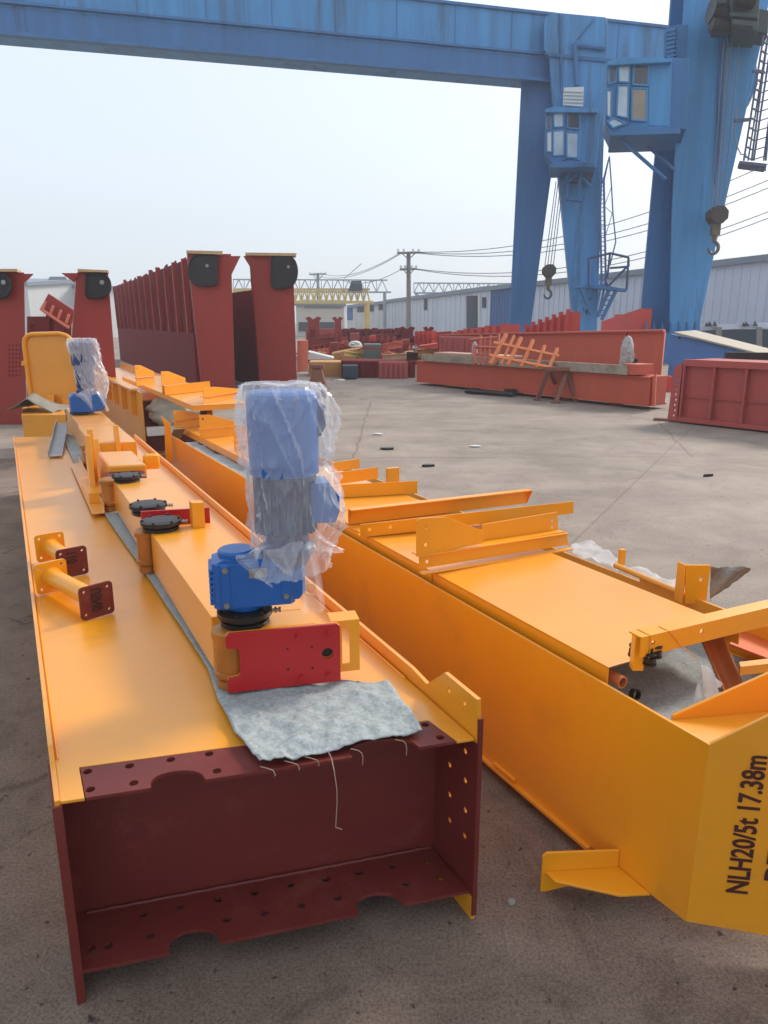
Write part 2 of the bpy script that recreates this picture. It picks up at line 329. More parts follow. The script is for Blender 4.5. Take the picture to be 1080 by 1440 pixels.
# upper web: orange with the maroon primed strip let into it
w = MB(); w.plate([L(FU(0), 0, ZT), L(FU(.05), .05, ZT), L(1.735, .05, ZT), L(1.545, .91, ZT), L(FU(.925), .925, ZT), L(FU(.97), .972, ZT), L(7.35, .972, ZT), L(7.62, 0, ZT)], [], -UP*.008)
obj('web', w, ORANGE, t, bevel=.0015)
def arc(u0, v0, u1, v1, z, dep, n=12):
    a = L(u0, v0, z); b = L(u1, v1, z); c = (a+b)/2; h = (b-a)/2; out = []
    for i in range(n+1):
        th = math.pi*i/n; out.append(c-h*math.cos(th)+L.d*(dep*math.sin(th)**.7))
    return out
def strip(z, holes, cuts, back, v0=.052, v1=.922):
    pts = [L(FU(v0), v0, z)]
    for (xa, ya, xb, yb, dep) in cuts:
        va = L.px(xa, ya, z)[1]; vb = L.px(xb, yb, z)[1]; pts += arc(FU(va), va, FU(vb), vb, z, dep)
    pts += [L(FU(v1), v1, z), L(back(v1), v1-.012, z), L(back(v0), v0, z)]
    return pts, [hole(x, y, z) for x, y in holes]
m_ = MB(); a, h = strip(ZT, [(123, 1085), (182, 1077), (240, 1068), (294, 1060), (127, 1110), (188, 1101), (305, 1084), (598, 1019), (619, 1037)], [(214, 1112, 291, 1100, .055), (498, 1068, 590, 1051, .06)], lambda v: 1.7433-.2209*v)
m_.plate(a, h, -UP*.008); obj('end_strip', m_, MAROON, t, bevel=.0012)
m_ = MB(); ZB = .095
a, h = strip(ZB, [(152, 1330), (128, 1334), (211, 1316), (201, 1286), (254, 1275), (307, 1265), (319, 1293), (372, 1284), (358, 1255), (409, 1244), (424, 1273), (458, 1236), (475, 1263), (505, 1227), (552, 1218), (571, 1243), (600, 1211), (619, 1234)], [(236, 1330, 308, 1316, .06), (500, 1276, 562, 1262, .06)], lambda v: 1.86-.2*v, v0=.0, v1=.972)
m_.plate(a, h, -UP*.01); obj('lower_web', m_, MAROON, t, bevel=.0012)
m_ = MB(); m_.box(L, 1.83, 7.5, .001, .973, ZB-.01, ZB); obj('lower_web_far', m_, ORANGE, t).name = 'bottom_plate'
m_ = MB(); m_.plate([L(1.808, .001, ZB), L(1.61, .974, ZB), L(1.61, .974, ZT-.009), L(1.808, .001, ZT-.009)], [], L.d*.01); obj('diaphragm', m_, MAROON, t)
m_ = MB(); m_.poly([L(1.800-.196*v/.97*1.0, v, ZB+.002)+UP*.001*math.sin(v*90) for v in [i*.03 for i in range(1, 33)]], .005, 6); obj('weld_bead', m_, MAROON, t)
# left flange plate
m_ = MB(); m_.plate([L(FU(0)+.03, 0, .0), L(7.7, 0, .0), L(7.62, 0, .575), L(2.12, 0, .575), L(2.04, 0, .60), L(1.80, 0, .60), L(1.78, 0, ZT+.004), L(FU(0)+.0, 0, ZT+.004)], [], -L.r*.012); obj('flange', m_, ORANGE, t, bevel=.0015)
m_ = MB(); m_.plate([L(FU(0)-.004, .003, .0), L(1.80, .003, .0), L(1.80, .003, ZT-.01), L(FU(0)-.004, .003, ZT-.01)], [], -L.r*.021); obj('primed_flange_end', m_, MAROON, t, bevel=.001)
# right flange plate with lug
def Lp(x, y, v=.975): u, z = L.pz(x, y, v); return L(u, v, z)
uF = 1.405
pl = [L(uF, .975, 0), L(7.0, .975, 0), L(7.0, .975, .605), L(1.76, .975, .605), Lp(600, 962), Lp(625, 946), Lp(671, 984), L(uF, .975, .55)]
hs = [circ(Lp(x, y), .008, L.d, UP, 10) for x, y in ((631, 970), (653, 988), (655, 1056), (655, 1097), (655, 1139), (654, 1175), (633, 1075), (633, 1117), (633, 1153))]
m_ = MB(); m_.plate(pl, hs, L.r*.012); obj('flange', m_, ORANGE, t, bevel=.0015)
hs = [circ(Lp(x, y), .0085, L.d, UP, 10) for x, y in ((655, 1056), (655, 1097), (655, 1139), (654, 1175), (633, 1075), (633, 1117), (633, 1153))]
hs = [[p-L.r*.002 for p in h] for h in hs]
m_ = MB(); m_.plate([L(uF-.003, .973, ZB-.012), L(1.625, .973, ZB-.012), L(1.61, .973, ZT-.012), L(uF-.003, .973, ZT-.012)], hs, L.r*.0015); obj('primed_flange_end', m_, MAROON, t)
m_ = MB(); m_.box(L, uF-.006, uF-.001, .974, .988, .02, .62); obj('flange_edge', m_, MAROON, t)
# weld fillets along the web
m_ = MB()
for v in (.006, .968): m_.poly([L(1.8+i*.25+random.uniform(-.02, .02), v, ZT+.001) for i in range(21)], .004)
obj('weld_seam', m_, ORANGE2, t)

# ---------------- felt strip running along the girder, widening to a sheet at the near end
le = [(84, 606), (112, 668), (161, 745), (190, 785), (225, 838), (262, 893), (292, 940), (306, 985), (330, 1030), (365, 1078)]
re = [(132, 628), (165, 690), (204, 745), (228, 790), (272, 850), (320, 905), (480, 960), (546, 960), (575, 1000), (594, 1030)]
def felt(a, b):
    i = min(int(a*(len(le)-1)), len(le)-2); f = a*(len(le)-1)-i
    x0 = le[i][0]*(1-f)+le[i+1][0]*f; y0 = le[i][1]*(1-f)+le[i+1][1]*f
    x1 = re[i][0]*(1-f)+re[i+1][0]*f; y1 = re[i][1]*(1-f)+re[i+1][1]*f
    p = G(x0*(1-b)+x1*b, y0*(1-b)+y1*b, ZT+.012)
    wr = noise.noise(p*9)*.012+noise.noise(p*28)*.006+abs(noise.noise(p*16+V((3, 1, 0))))*.010
    k = min(1, max(0, (a-.72)/.1)); p.z += wr*(.45+1.0*k)*(1-.3*k)+.004+k*(.006*max(0, 1-abs(noise.noise(p*11+V((7, 2, 0))))*5)+.003*max(0, 1-abs(noise.noise(p*23+V((1, 5, 0))))*5))
    ue, ve = p.dot(L.d), p.dot(L.r)
    if a > .97: p.z += .006*noise.noise(V((b*22, 0, 0)))
    p.z = max(p.z, ZT+.003)
    return p
m_ = MB(); m_.grid(felt, 150, 44)
f_ = one('felt_sheet', m_, FELT, 'long grey felt strip on the left girder, its crumpled near end over the maroon edge', 'felt sheet', smooth=True, solid=.003)
m_ = MB()
def thread(pts, r=.0013):
    m_ = MB(); m_.poly(pts, r, 5); obj('loose_thread', m_, mat('pale_thread', srgb(150, 128, 112), .8, bump=0), f_)
FE = lambda x, y: G(x, y, ZT+.012)
def hang(x, y, pts): 
    p = FE(x, y); q = [p]
    for dx, dz in pts: q.append(p+L.r*dx-L.d*.02+UP*dz)
    thread(q)
p0 = FE(462, 1058); 
thread([p0, FE(466, 1066), FE(467, 1075)-L.d*.012+UP*(-.01)]+[FE(467, 1075)-L.d*.02+L.r*(.003*math.sin(k))+UP*(-.02-.035*k) for k in range(1, 5)]+[FE(467, 1075)-L.d*.02+L.r*.014+UP*(-.172)])
for (x, y, dx) in ((378, 1080, .01), (412, 1072, .012), (440, 1066, .012), (505, 1055, -.004), (568, 1042, -.01)):
    hang(x-12, y-2, [(.012, .003), (.022+dx*.3, -.006), (.026+dx*.4, -.02), (.024+dx*.3, -.04 if x > 500 else -.022)])

# ---------------- flanged pipes lying by the left flange
def flanged_pipe(c0, c1, label, txt, back_prime=False):
    c0 = V(c0); c1 = V(c1); d = (c1-c0).normalized(); t = thing('flanged_pipe', label, 'pipe brace', V((c0.x, c0.y, ZT)), 'flanged pipes on the left girder')
    sd = d.cross(UP).normalized(); up = sd.cross(d).normalized(); s = .062
    m_ = MB(); m_.pipe(c0, c1, .034, .005, 28); obj('pipe', m_, ORANGE2, t, smooth=True)
    for c, dd, mt in ((c0, -d, ORANGE2), (c1, d, MAROON)):
        rr = .014; pts = []
        for sx, sy, a0 in ((1, 1, 0), (-1, 1, 90), (-1, -1, 180), (1, -1, 270)):
            for k in range(4):
                a = math.radians(a0+30*k); pts.append(c+sd*(sx*(s-rr)+rr*math.cos(a))+up*(sy*(s-rr)+rr*math.sin(a)))
        hs = [circ(c+sd*(a*s*.7)+up*(b*s*.7), .006, sd, up, 10) for a in (-1, 1) for b in (-1, 1)]
        m_ = MB(); m_.plate(pts, hs, dd*.009); q = obj('flange_plate', m_, mt, t, bevel=.0012)
        if mt is MAROON: 
            q['label'] = 'maroon end plate with stencilled letters'
            text(txt, .058, c1+d*.010+up*.05-sd*.018, -up, sd, INKB, q, sx=.62)
        m_ = MB(); m_.lathe((0, 0, 0), [(.034, 0), (.040, .002), (.034, .009)], 24); M3 = Matrix((sd, up, dd)).transposed(); m_.v = [M3 @ p+c-dd*.010 for p in m_.v]; obj('weld', m_, mt, t, smooth=True)
zc = ZT+.066
flanged_pipe(G(73, 811, zc), G(135, 844, zc), 'nearer flanged orange pipe on the left girder, its maroon plate stencilled in black', 'USN0')
flanged_pipe(G(71, 769, zc), G(101, 790, zc), 'farther flanged orange pipe on the left girder, partly hidden by its twin', '110')

# ================================================================ END CARRIAGES ON THE LEFT GIRDER
ZC0 = .585; ZC1 = .765
def uvp(F, x, y, z): u, v = F.px(x, y, z); return u, v
PT = lambda u, v, z: L(u, v, z)
cu0, cv0 = L.px(316, 892, ZC1); cu1, cv1 = L.px(478, 877, ZC1)     # red plate top corners
e_dir = (L(cu1, cv1, 0)-L(cu0, cv0, 0)); e_len = e_dir.length; e_dir.normalize(); e_n = V((e_dir.y, -e_dir.x, 0))  # towards the camera
eo = L(cu0, cv0, 0)
def E(s, z, n=0): return eo+e_dir*s+UP*z+e_n*n
car = thing('end_carriage', 'nearest orange end carriage, closed by a glossy red notched plate under the gearbox', 'crane carriage', E(.2, ZT, -.4), 'end carriages chained along the left girder')
W_ = e_len
# red plate with notch
pts = [E(0, ZC0), E(W_, ZC0), E(W_, ZC1-.008), E(W_-.008, ZC1), E(.01, ZC1), E(0, ZC1-.01), E(0, ZC1-.038), E(.004, ZC1-.045), E(.030, ZC1-.047), E(.037, ZC1-.055), E(.037, ZC0+.055), E(.030, ZC0+.047), E(.004, ZC0+.045), E(0, ZC0+.038)]
hs = [circ(E(W_-.037, (ZC0+ZC1)/2+.001), .0165, e_dir, UP, 24)]
m_ = MB(); m_.plate(pts, hs, -e_n*.010); rp_ = obj('end_plate', m_, REDP, car, bevel=.0015); rp_['label'] = 'glossy red end plate with a square notch and a round hole'
m_ = MB(); m_.plate([p-e_n*.0102-(e_dir*.002 if i > 0 else e_dir*.002)*0 for i, p in enumerate(pts)], [[p-e_n*.0102 for p in hs[0]]], -e_n*.006); obj('backing_plate', m_, ORANGE2, car, bevel=.001)
for s_, z_ in ((.20, ZC1-.026), (.285, ZC1-.024), (.205, ZC0+.028), (.285, ZC0+.026)):
    m_ = MB(); m_.tube(E(s_, z_, -.001), E(s_, z_, .008), .0085, .0075, 6); m_.tube(E(s_, z_, .008), E(s_, z_, .013), .005, .0045, 10); obj('bolt', m_, REDP, rp_)
for s_, z_ in ((.17, .055), (.24, .052), (.17, .118), (.24, .118)): m_ = MB(); m_.tube(E(s_, ZC0+z_, -.001), E(s_, ZC0+z_, .0015), .004, .0035, 8); obj('plug', m_, BLACK, rp_)
m_ = MB(); c_ = E(W_-.037, (ZC0+ZC1)/2+.001, -.0165); m_.tube(c_, c_-e_n*.002, .03, n=20); obj('bore_shade_disc', m_, RECESS_BLACK, rp_)  # black disc behind the hole, standing in for the shade inside it
# long box beam behind the plate, direction of the girder
Bf = lambda s, z, k: E(s, z, -.017)+L.d*k
def boxbeam(s0, s1, k0, k1, z0, z1, name, m, par, bevel=.003):
    q = [Bf(s0, 0, k0), Bf(s1, 0, k0), Bf(s1, 0, k1), Bf(s0, 0, k1)]
    m_ = MB(); m_.hexa([p+UP*z0 for p in q]+[p+UP*z1 for p in q]); return obj(name, m_, m, par, bevel=bevel)
kend = 1.28
boxbeam(.045, .262, .012, .13, ZC0+.004, ZC1-.004, 'beam_nose', ORANGE, car)
boxbeam(-.005, .262, .132, kend-.14, ZC0+.004, ZC1-.004, 'beam_box', ORANGE, car)
boxbeam(.045, .262, kend-.138, kend-.045, ZC0+.004, ZC1-.004, 'beam_nose', ORANGE, car)
boxbeam(.04, .275, .0, .008, ZC0+.004, ZC1-.004, 'stiffener_plate', ORANGE2, car, .001)
# small bracket frame at the right of the red plate
m_ = MB(); m_.plate([E(.325, ZC1-.01, -.03), E(.385, ZC1-.01, -.03), E(.385, ZC0+.02, -.03), E(.325, ZC0+.02, -.03)], [[E(.333, ZC1-.028, -.03), E(.355, ZC1-.028, -.03), E(.355, ZC0+.04, -.03), E(.333, ZC0+.04, -.03)]], -e_n*.006)
m_.plate([E(.30, ZC1-.010, -.03), E(.385, ZC1-.010, -.03), E(.385, ZC1-.010, -.10), E(.30, ZC1-.010, -.10)], [], UP*.006)
m_.plate([E(.325, ZC0+.014, -.03), E(.385, ZC0+.014, -.03), E(.385, ZC0+.014, -.09), E(.325, ZC0+.014, -.09)], [], UP*.006)
obj('side_bracket', m_, ORANGE2, car, bevel=.001)
# wheel at the left of the box: vertical axle
def wheel(par, c, r=.048, z0=ZC0-.01, z1=ZC1-.005, nm='wheel'):
    m_ = MB(); m_.lathe(V((c.x, c.y, 0)), [(r*.5, z0), (r*.92, z0+.002), (r*.92, z0+.03), (r*.8, z0+.034), (r*.8, z0+.04), (r*1.08, z0+.042), (r*1.1, z0+.055), (r*.95, z0+.058), (r*.95, z1-.03), (r*1.12, z1-.027), (r*1.12, z1-.008), (r*.9, z1), (r*.4, z1)], 36)
    return obj(nm, m_, mat('worn_bronze_wheel', srgb(172, 112, 48), .35, metal=.35, var=.2, scale=9, bump=.05), par, smooth=True)
def hub(par, c, z, r=.05, h=.05):
    m_ = MB(); cc = V((c.x, c.y, 0))
    m_.lathe(cc, [(r*.6, z), (r*.98, z+.001), (r, z+.006), (r, z+h*.3), (r*.86, z+h*.34), (r*.86, z+h*.5), (r*1.12, z+h*.55), (r*1.12, z+h*.82), (r*.9, z+h*.9), (r*.5, z+h*.92)], 36)
    for k in range(6):
        a = k*math.pi/3+.4; p = cc+V((math.cos(a)*r*1.0, math.sin(a)*r*1.0, z+h*.82)); m_.tube(p, p+UP*.008, .006, n=6)
    q = obj('bearing_hub', m_, BLACK, par, smooth=True)
    p = cc+e_dir*r*1.1+UP*(z+h*.6); m2 = MB(); m2.tube(p, p+e_dir*.022, .005, n=8); m2.tube(p+e_dir*.008, p+e_dir*.014, .010, n=6); m2.tube(p+e_dir*.02, p+e_dir*.026, .009, n=6); obj('hub_bolt', m2, STEEL, q)
    return q
wc = E(.018, 0, -.066); wheel(car, wc, .05)
hc = E(.06, 0, -.085); hub(car, hc, ZC1-.006, .070, .052)
# gearbox -------------------------------------------------
zg0 = ZC1+.047; ga = e_dir; gb = -e_n
def Q(s, d, z): return E(.0+s, 0, -.02)+gb*d+UP*z
gx0, gx1 = -.030, .232; gz1 = zg0+.156
m_ = MB()
# main casting: chamfered polygon in plan extruded up, layered
def slab(s0, s1, d0, d1, z0, z1, c=.012):
    pts = [Q(s0+c, d0, z0), Q(s1-c, d0, z0), Q(s1, d0+c, z0), Q(s1, d1-c, z0), Q(s1-c, d1, z0), Q(s0+c, d1, z0), Q(s0, d1-c, z0), Q(s0, d0+c, z0)]
    m_.plate(pts, [], UP*(z1-z0))
slab(gx0+.006, gx1-.03, .012, .132, zg0+.012, gz1-.012, .014)
prof = [(gx0+.02, zg0+.008), (gx0+.10, zg0+.0), (gx0+.135, zg0+.022), (gx1-.02, zg0+.022), (gx1, zg0+.045), (gx1, gz1-.045), (gx1-.02, gz1-.016), (gx0+.04, gz1), (gx0+.012, gz1-.014), (gx0+.004, zg0+.03)]
m_.plate([Q(a, .02, b) for a, b in prof], [], gb*.10)
m_.plate([Q(gx0+.03+a*.0, .004, b) for a, b in ()] or [Q(gx0+.028, .008, zg0+.016), Q(gx0+.052, .008, zg0+.016), Q(gx0+.052, .008, gz1-.016), Q(gx0+.028, .008, gz1-.016)], [], gb*.02)
m_.plate([Q(gx1-.070, .008, zg0+.030), Q(gx1-.044, .008, zg0+.030), Q(gx1-.044, .008, gz1-.03), Q(gx1-.070, .008, gz1-.03)], [], gb*.02)
m_.plate([Q(gx0+.052, .014, zg0+.078), Q(gx1-.070, .014, zg0+.084), Q(gx1-.070, .014, zg0+.092), Q(gx0+.052, .014, zg0+.088)], [], gb*.02)
for k in range(7): slab(gx0-.004, gx0+.03, .020, .125, zg0+.024+k*.016, zg0+.033+k*.016, .004)
m_.lathe(Q(gx0+.075, .068, 0)*1.0-UP*0, [(.052, gz1-.004), (.052, gz1+.012), (.046, gz1+.016), (.03, gz1+.016)], 32)
m_.lathe(Q(.062, .068, 0), [(.05, zg0-.004), (.054, zg0+.012)], 30)
gear = obj('gearbox', m_, BLUEG, car, bevel=.003)
for s_, z_ in ((gx0+.040, zg0+.026), (gx0+.040, gz1-.028), (gx1-.057, zg0+.040), (gx1-.057, gz1-.042)):
    m_ = MB(); m_.tube(Q(s_, .009, z_), Q(s_, .002, z_), .009, n=6); m_.tube(Q(s_, .003, z_), Q(s_, -.002, z_), .005, n=10); obj('gearbox_bolt', m_, STEEL, gear)
m_ = MB(); m_.plate([Q(.075, .0125, zg0+.098), Q(.125, .0125, zg0+.099), Q(.125, .0125, zg0+.125), Q(.075, .0125, zg0+.125)], [], -gb*.0015); obj('rating_plate', m_, STEEL, gear)
# eye bolt at its right
m_ = MB(); pc = Q(gx1+.012, .03, zg0+.045); m_.pipe(pc-e_n*.004, pc+e_n*.006, .020, .008); m_.tube(Q(gx1-.01, .03, zg0+.06), pc+UP*.01, .006); obj('lifting_eye', m_, ORANGE2, gear)
# motor: vertical cylinder with cooling fins, fan cowl and terminal box
mc = Q(.188, .07, 0); MT = 1.425
m_ = MB(); m_.lathe(mc, [(.05, gz1-.05), (.078, gz1+.0), (.078, gz1+.015), (.062, gz1+.03), (.062, gz1+.05), (.072, gz1+.055), (.072, gz1+.22)], 40)
for k in range(26):
    a = 2*math.pi*k/26; d = V((math.cos(a), math.sin(a), 0)); s2 = V((-d.y, d.x, 0))
    q = [mc+d*.068-s2*.002, mc+d*.088-s2*.002, mc+d*.088+s2*.002, mc+d*.068+s2*.002]; m_.hexa([p+UP*(gz1+.06) for p in q]+[p+UP*(gz1+.215) for p in q])
mot = obj('motor', m_, BLUED, car, smooth=False)
m_ = MB(); m_.lathe(mc, [(.080, gz1+.222), (.096, gz1+.226), (.098, MT-.03), (.094, MT-.012), (.085, MT-.006), (.03, MT-.006)], 40); obj('fan_cowl', m_, BLUEG, mot, smooth=True)
m_ = MB(); cc = mc+e_dir*.088; tz = gz1+.085
m_.plate([cc+e_dir*a+UP*(tz+b)+e_n*.05 for a, b in ((-.03, .0), (.045, .0), (.058, .03), (.058, .075), (.03, .115), (-.03, .115))], [], -e_n*.10)
obj('terminal_box', m_, BLUEG, mot, bevel=.004)
m_ = MB(); cc = mc+e_dir*.080; m_.plate([cc+e_dir*a+UP*(MT-.13+b)+e_n*.03 for a, b in ((-.02, 0), (.02, .0), (.035, .03), (.035, .085), (-.02, .095))], [], -e_n*.06); obj('brake_lever', m_, BLUED, mot, bevel=.003)

# plastic wrap over the motor
def wrap(mc, prof, seed, scale, skirt=True, tilt=V((0, 0, 0)), amp=.10):
    def f(a, b):
        ang = a*2*math.pi; k = b*(len(prof)-1); i = min(int(k), len(prof)-2); fr = k-i; fr = fr*fr*(3-2*fr)
        z, r, bulge, sh = [prof[i][j]*(1-fr)+prof[i+1][j]*fr for j in range(4)]
        d = V((math.cos(ang), math.sin(ang), 0)); side = max(0, d.dot(e_dir))
        rr = r+bulge*side**3
        q = V((math.cos(ang)*2, math.sin(ang)*2, z*3/scale+seed)); q2 = V((math.cos(ang+z*2.5/scale)*2.3, math.sin(ang+z*2.5/scale)*2.3, z*3/scale+seed))
        fold = 1-abs(noise.noise(q2))*2.2; fold2 = 1-abs(noise.noise(q*2.1+V((5, 5, 1))))*2.4
        top = min(1, r/(.1*scale))
        q3 = V((math.cos(ang-z*4)*3.4, math.sin(ang-z*4)*3.4, z*6+seed)); fold3 = 1-abs(noise.noise(q3))*3.2
        rr += scale*(.016*max(0, fold)**4+.012*max(0, fold2)**4+.010*max(0, fold3)**4+.012*noise.noise(q*1.1)-.006)*top
        return V((mc.x, mc.y, 0))+d*rr+e_dir*sh+UP*(z+scale*.006*noise.noise(q*2))
    m_ = MB(); m_.grid(f, 150, 130); return m_
z_ = lambda t: gz1+(MT-gz1)*t
prof = [(MT+.006, .0005, 0, 0), (MT+.016, .05, 0, 0), (MT+.012, .102, 0, 0), (MT-.02, .114, .012, 0), (MT-.07, .114, .028, 0), (MT-.13, .114, .026, 0), (MT-.20, .113, .004, .002), (z_(.52), .104, .010, .004), (z_(.42), .102, .048, .004), (z_(.28), .100, .062, .006), (z_(.16), .098, .055, .006), (z_(.07), .092, .045, .0), (z_(.0), .088, .035, .0), (z_(.0)-.03, .098, .028, -.006), (z_(.0)-.055, .112, .02, -.012)]
m_ = wrap(mc, prof, 3.1, 1.0)
def tail(p0, p1, p2, w0, w1, seed, n=24):
    def f(a, b):
        p = p0*(1-a)**2+p1*2*a*(1-a)+p2*a*a; d = (p2-p0).normalized(); s = d.cross(e_n).normalized(); w = (w0*(1-a)+w1*a)
        return p+s*w*(b-.5)+e_n*(.012*math.sin(b*9+seed+a*2)+.006*noise.noise(V((a*6, b*6, seed))))
    m_.grid(f, n, 14)
tail(Q(.10, -.02, gz1+.035), Q(.03, -.035, gz1+.03), Q(.135, -.02, gz1-.075), .10, .004, 1)
tail(Q(.17, -.02, gz1+.04), Q(.17, -.03, gz1-.01), Q(.19, -.01, gz1-.05), .11, .01, 2)
tail(Q(.235, -.015, gz1+.04), Q(.245, -.035, gz1-.02), Q(.250, -.01, zg0-.01), .035, .07, 3)
tail(Q(.25, .0, gz1+.05), Q(.28, .0, gz1+.02), Q(.34, .01, gz1+.005), .06, .012, 5)
one('plastic_wrap', m_, PLASTIC, 'clear crumpled plastic bag over the tall motor on the nearest blue gearbox', 'plastic wrap', smooth=True, origin=Q(.125, .07, gz1))

# ---- second carriage (beyond the nearer red plate joint)
u2, v2 = L.px(193, 722, ZC1)
def carriage_far(k0, k1, label):
    t = thing('end_carriage', label, 'crane carriage', Bf(.15, ZT, k0), 'end carriages chained along the left girder'); return t
k2 = kend+.03
c2 = carriage_far(k2, 2.2, 'second orange end carriage, behind the red joint plate and two black bearing discs')
pts = [Bf(-.012, ZC0, k2), Bf(.275, ZC0, k2), Bf(.275, ZC1+.045, k2), Bf(-.012, ZC1+.045, k2)]
m_ = MB(); m_.plate(pts, [], L.d*.012); obj('end_plate', m_, REDP, c2, bevel=.0015)
boxbeam(-.005, .262, k2+.02, k2+1.0, ZC0+.004, ZC1-.004, 'beam_box', ORANGE, c2)
wheel(c2, Bf(-.02, 0, k2+1.05), .05)
hub(c2, Bf(.045, 0, k2+.17), ZC1-.006, .074, .055)
hub(c2, Bf(.06, 0, k2+.94), ZC1-.006, .068, .045)
wheel(car, Bf(-.012, 0, kend-.08), .045); hub(car, Bf(.045, 0, kend-.10), ZC1-.006, .074, .05)
m_ = MB(); q0 = Bf(.17, 0, kend-.12); m_.plate([q0+UP*(ZC1-.004), q0+e_dir*.05+UP*(ZC1-.004), q0+e_dir*.05+UP*(ZC1+.105), q0+UP*(ZC1+.105)], [], L.d*.05); obj('upright_stop', m_, ORANGE2, car, bevel=.002)
m_ = MB(); q0 = Bf(.29, 0, kend-.03); m_.hexa([q0+UP*ZC0, q0+e_dir*.05+UP*ZC0, q0+e_dir*.05-L.d*.5+UP*ZC0, q0-L.d*.5+UP*ZC0, q0+UP*(ZC1-.05), q0+e_dir*.05+UP*(ZC1-.05), q0+e_dir*.05-L.d*.5+UP*(ZC1-.05), q0-L.d*.5+UP*(ZC1-.05)]); 
# ---- third carriage with fork and capped hood
k3 = k2+1.12
c3 = carriage_far(k3, 3, 'third end carriage with a wavy-edged hood and an upright orange fork')
boxbeam(.0, .21, k3+.10, k3+.62, ZC0+.02, ZC1+.035, 'hood', ORANGE, c3, .012)
m_ = MB(); m_.hexa([Bf(-.02, ZC0, k3+.0), Bf(.19, ZC0, k3+.0), Bf(.19, ZC0, k3+.10), Bf(-.02, ZC0, k3+.1), Bf(-.02, ZC1-.02, k3), Bf(.19, ZC1-.02, k3), Bf(.19, ZC1-.0, k3+.10), Bf(-.02, ZC1-.0, k3+.1)]); obj('hood_front', m_, MAROON, c3, bevel=.004)
m_ = MB()
for s_ in (.24, .262, .285): m_.lathe(Bf(s_, 0, k3+.25), [(.018, ZC1-.02), (.026, ZC1-.01), (.026, ZC1+.06), (.014, ZC1+.07)], 16)
obj('lug_cluster', m_, mat('yellow_lug', srgb(240, 160, 30), .35, coat=.2), c3, smooth=True)
for s_, k, h in ((-.09, .28, .20), (-.06, .42, .22), (.16, 1.0, .16), (.0, .75, .10)):
    m_ = MB(); q0 = Bf(s_, 0, k3+k); m_.plate([q0+UP*ZC0, q0+L.d*.16+UP*ZC0, q0+L.d*.12+UP*(ZC1+h*.4), q0+L.d*.09+UP*(ZC1+h*.9), q0+L.d*.055+UP*(ZC1+h*.9), q0+L.d*.03+UP*(ZC1+h*.3)], [], e_dir*.03); obj('fork_arm', m_, ORANGE2, c3, bevel=.003)
m_ = MB(); m_.hexa([Bf(a, z, k) for z in (ZC0, ZC0+.06) for a, k in ((-.12, k3+.1), (-.02, k3+.1), (-.02, k3+.6), (-.12, k3+.6))]); obj('base_block', m_, ORANGE2, c3, bevel=.003)
for k in (.95, 1.25):
    wheel(c3, Bf(.0, 0, k3+k), .05)
boxbeam(.0, .30, k3+1.05, k3+2.0, ZC0+.01, ZC1+.03, 'beam_box', ORANGE, c3, .008)
# ---- far carriage box & second gearmotor
k4 = k3+2.12
c4 = carriage_far(k4, 5, 'farthest end carriage with the second blue gearbox, at the far end of the left girder')
boxbeam(.02, .30, k4, k4+1.4, ZC0-.02, ZC1+.02, 'beam_box', ORANGE, c4, .008)
hub(c4, Bf(.10, 0, k4+.80), ZC1+.0, .08, .05)
m_ = MB(); zz = ZC1+.03; q0 = Bf(.02, 0, k4+.75)
m_.plate([q0+e_dir*a+UP*(zz+b) for a, b in ((0, 0), (.12, -.012), (.16, .01), (.26, .02), (.30, .05), (.30, .13), (.26, .17), (.04, .18), (.0, .15))], [], L.d*.18); g2 = obj('gearbox', m_, BLUEG, c4, bevel=.012)
m_ = MB(); mc2 = q0+e_dir*.15+L.d*.09; mc2.z = 0; m_.lathe(mc2, [(.08, zz+.17), (.085, zz+.2), (.07, zz+.22), (.078, zz+.24), (.08, zz+.42), (.1, zz+.43), (.1, zz+.62), (.08, zz+.635)], 30); obj('motor', m_, BLUED, c4, smooth=True)
zb = zz+.15
prof = [(zz+.66, .0005, 0, 0), (zz+.66, .1, .01, 0), (zz+.62, .115, .02, 0), (zz+.55, .112, .03, .0), (zz+.46, .10, .03, .02), (zz+.36, .105, .05, .03), (zz+.27, .10, .06, .04), (zz+.2, .09, .05, .05), (zz+.12, .08, .02, .06)]
m_ = wrap(mc2, prof, 9.7, 1.0)
tail(mc2+UP*(zz+.2)-L.d*.12-e_dir*.05, mc2+UP*(zz+.15)-L.d*.14, mc2+UP*(zz+.03)-L.d*.11+e_dir*.03, .14, .01, 1)
tail(mc2+UP*(zz+.2)-L.d*.1+e_dir*.09, mc2+UP*(zz+.12)-L.d*.12+e_dir*.13, mc2+UP*(zz+.02)-L.d*.11+e_dir*.16, .05, .03, 1)
one('plastic_wrap', m_, PLASTIC2, 'cloudy plastic bag over the small far motor beside the orange upright panel', 'plastic wrap', smooth=True, origin=mc2+UP*zb)

# orange angle lying on the felt, bare steel angle at its far end
m_ = MB(); a = G(148, 722, ZT+.02); b = G(112, 652, ZT+.02); m_.sweep([(0, 0), (.065, 0), (.065, .005), (.005, .005), (.005, .055), (0, .055)], a, b, -L.r)
one('angle_bar', m_, ORANGE, 'short orange angle bar lying along the grey felt beside the third carriage', 'angle bar', bevel=.001)
m_ = MB(); a = G(68, 643, ZT+.012); b = G(80, 596, ZT+.10); m_.sweep([(0, 0), (.10, 0), (.10, .006), (.006, .006), (.006, .05), (0, .05)], a, b, L.r)
one('steel_angle', m_, STEEL, 'bare grey steel angle leaning at the far end of the left girder', 'angle bar', bevel=.001)

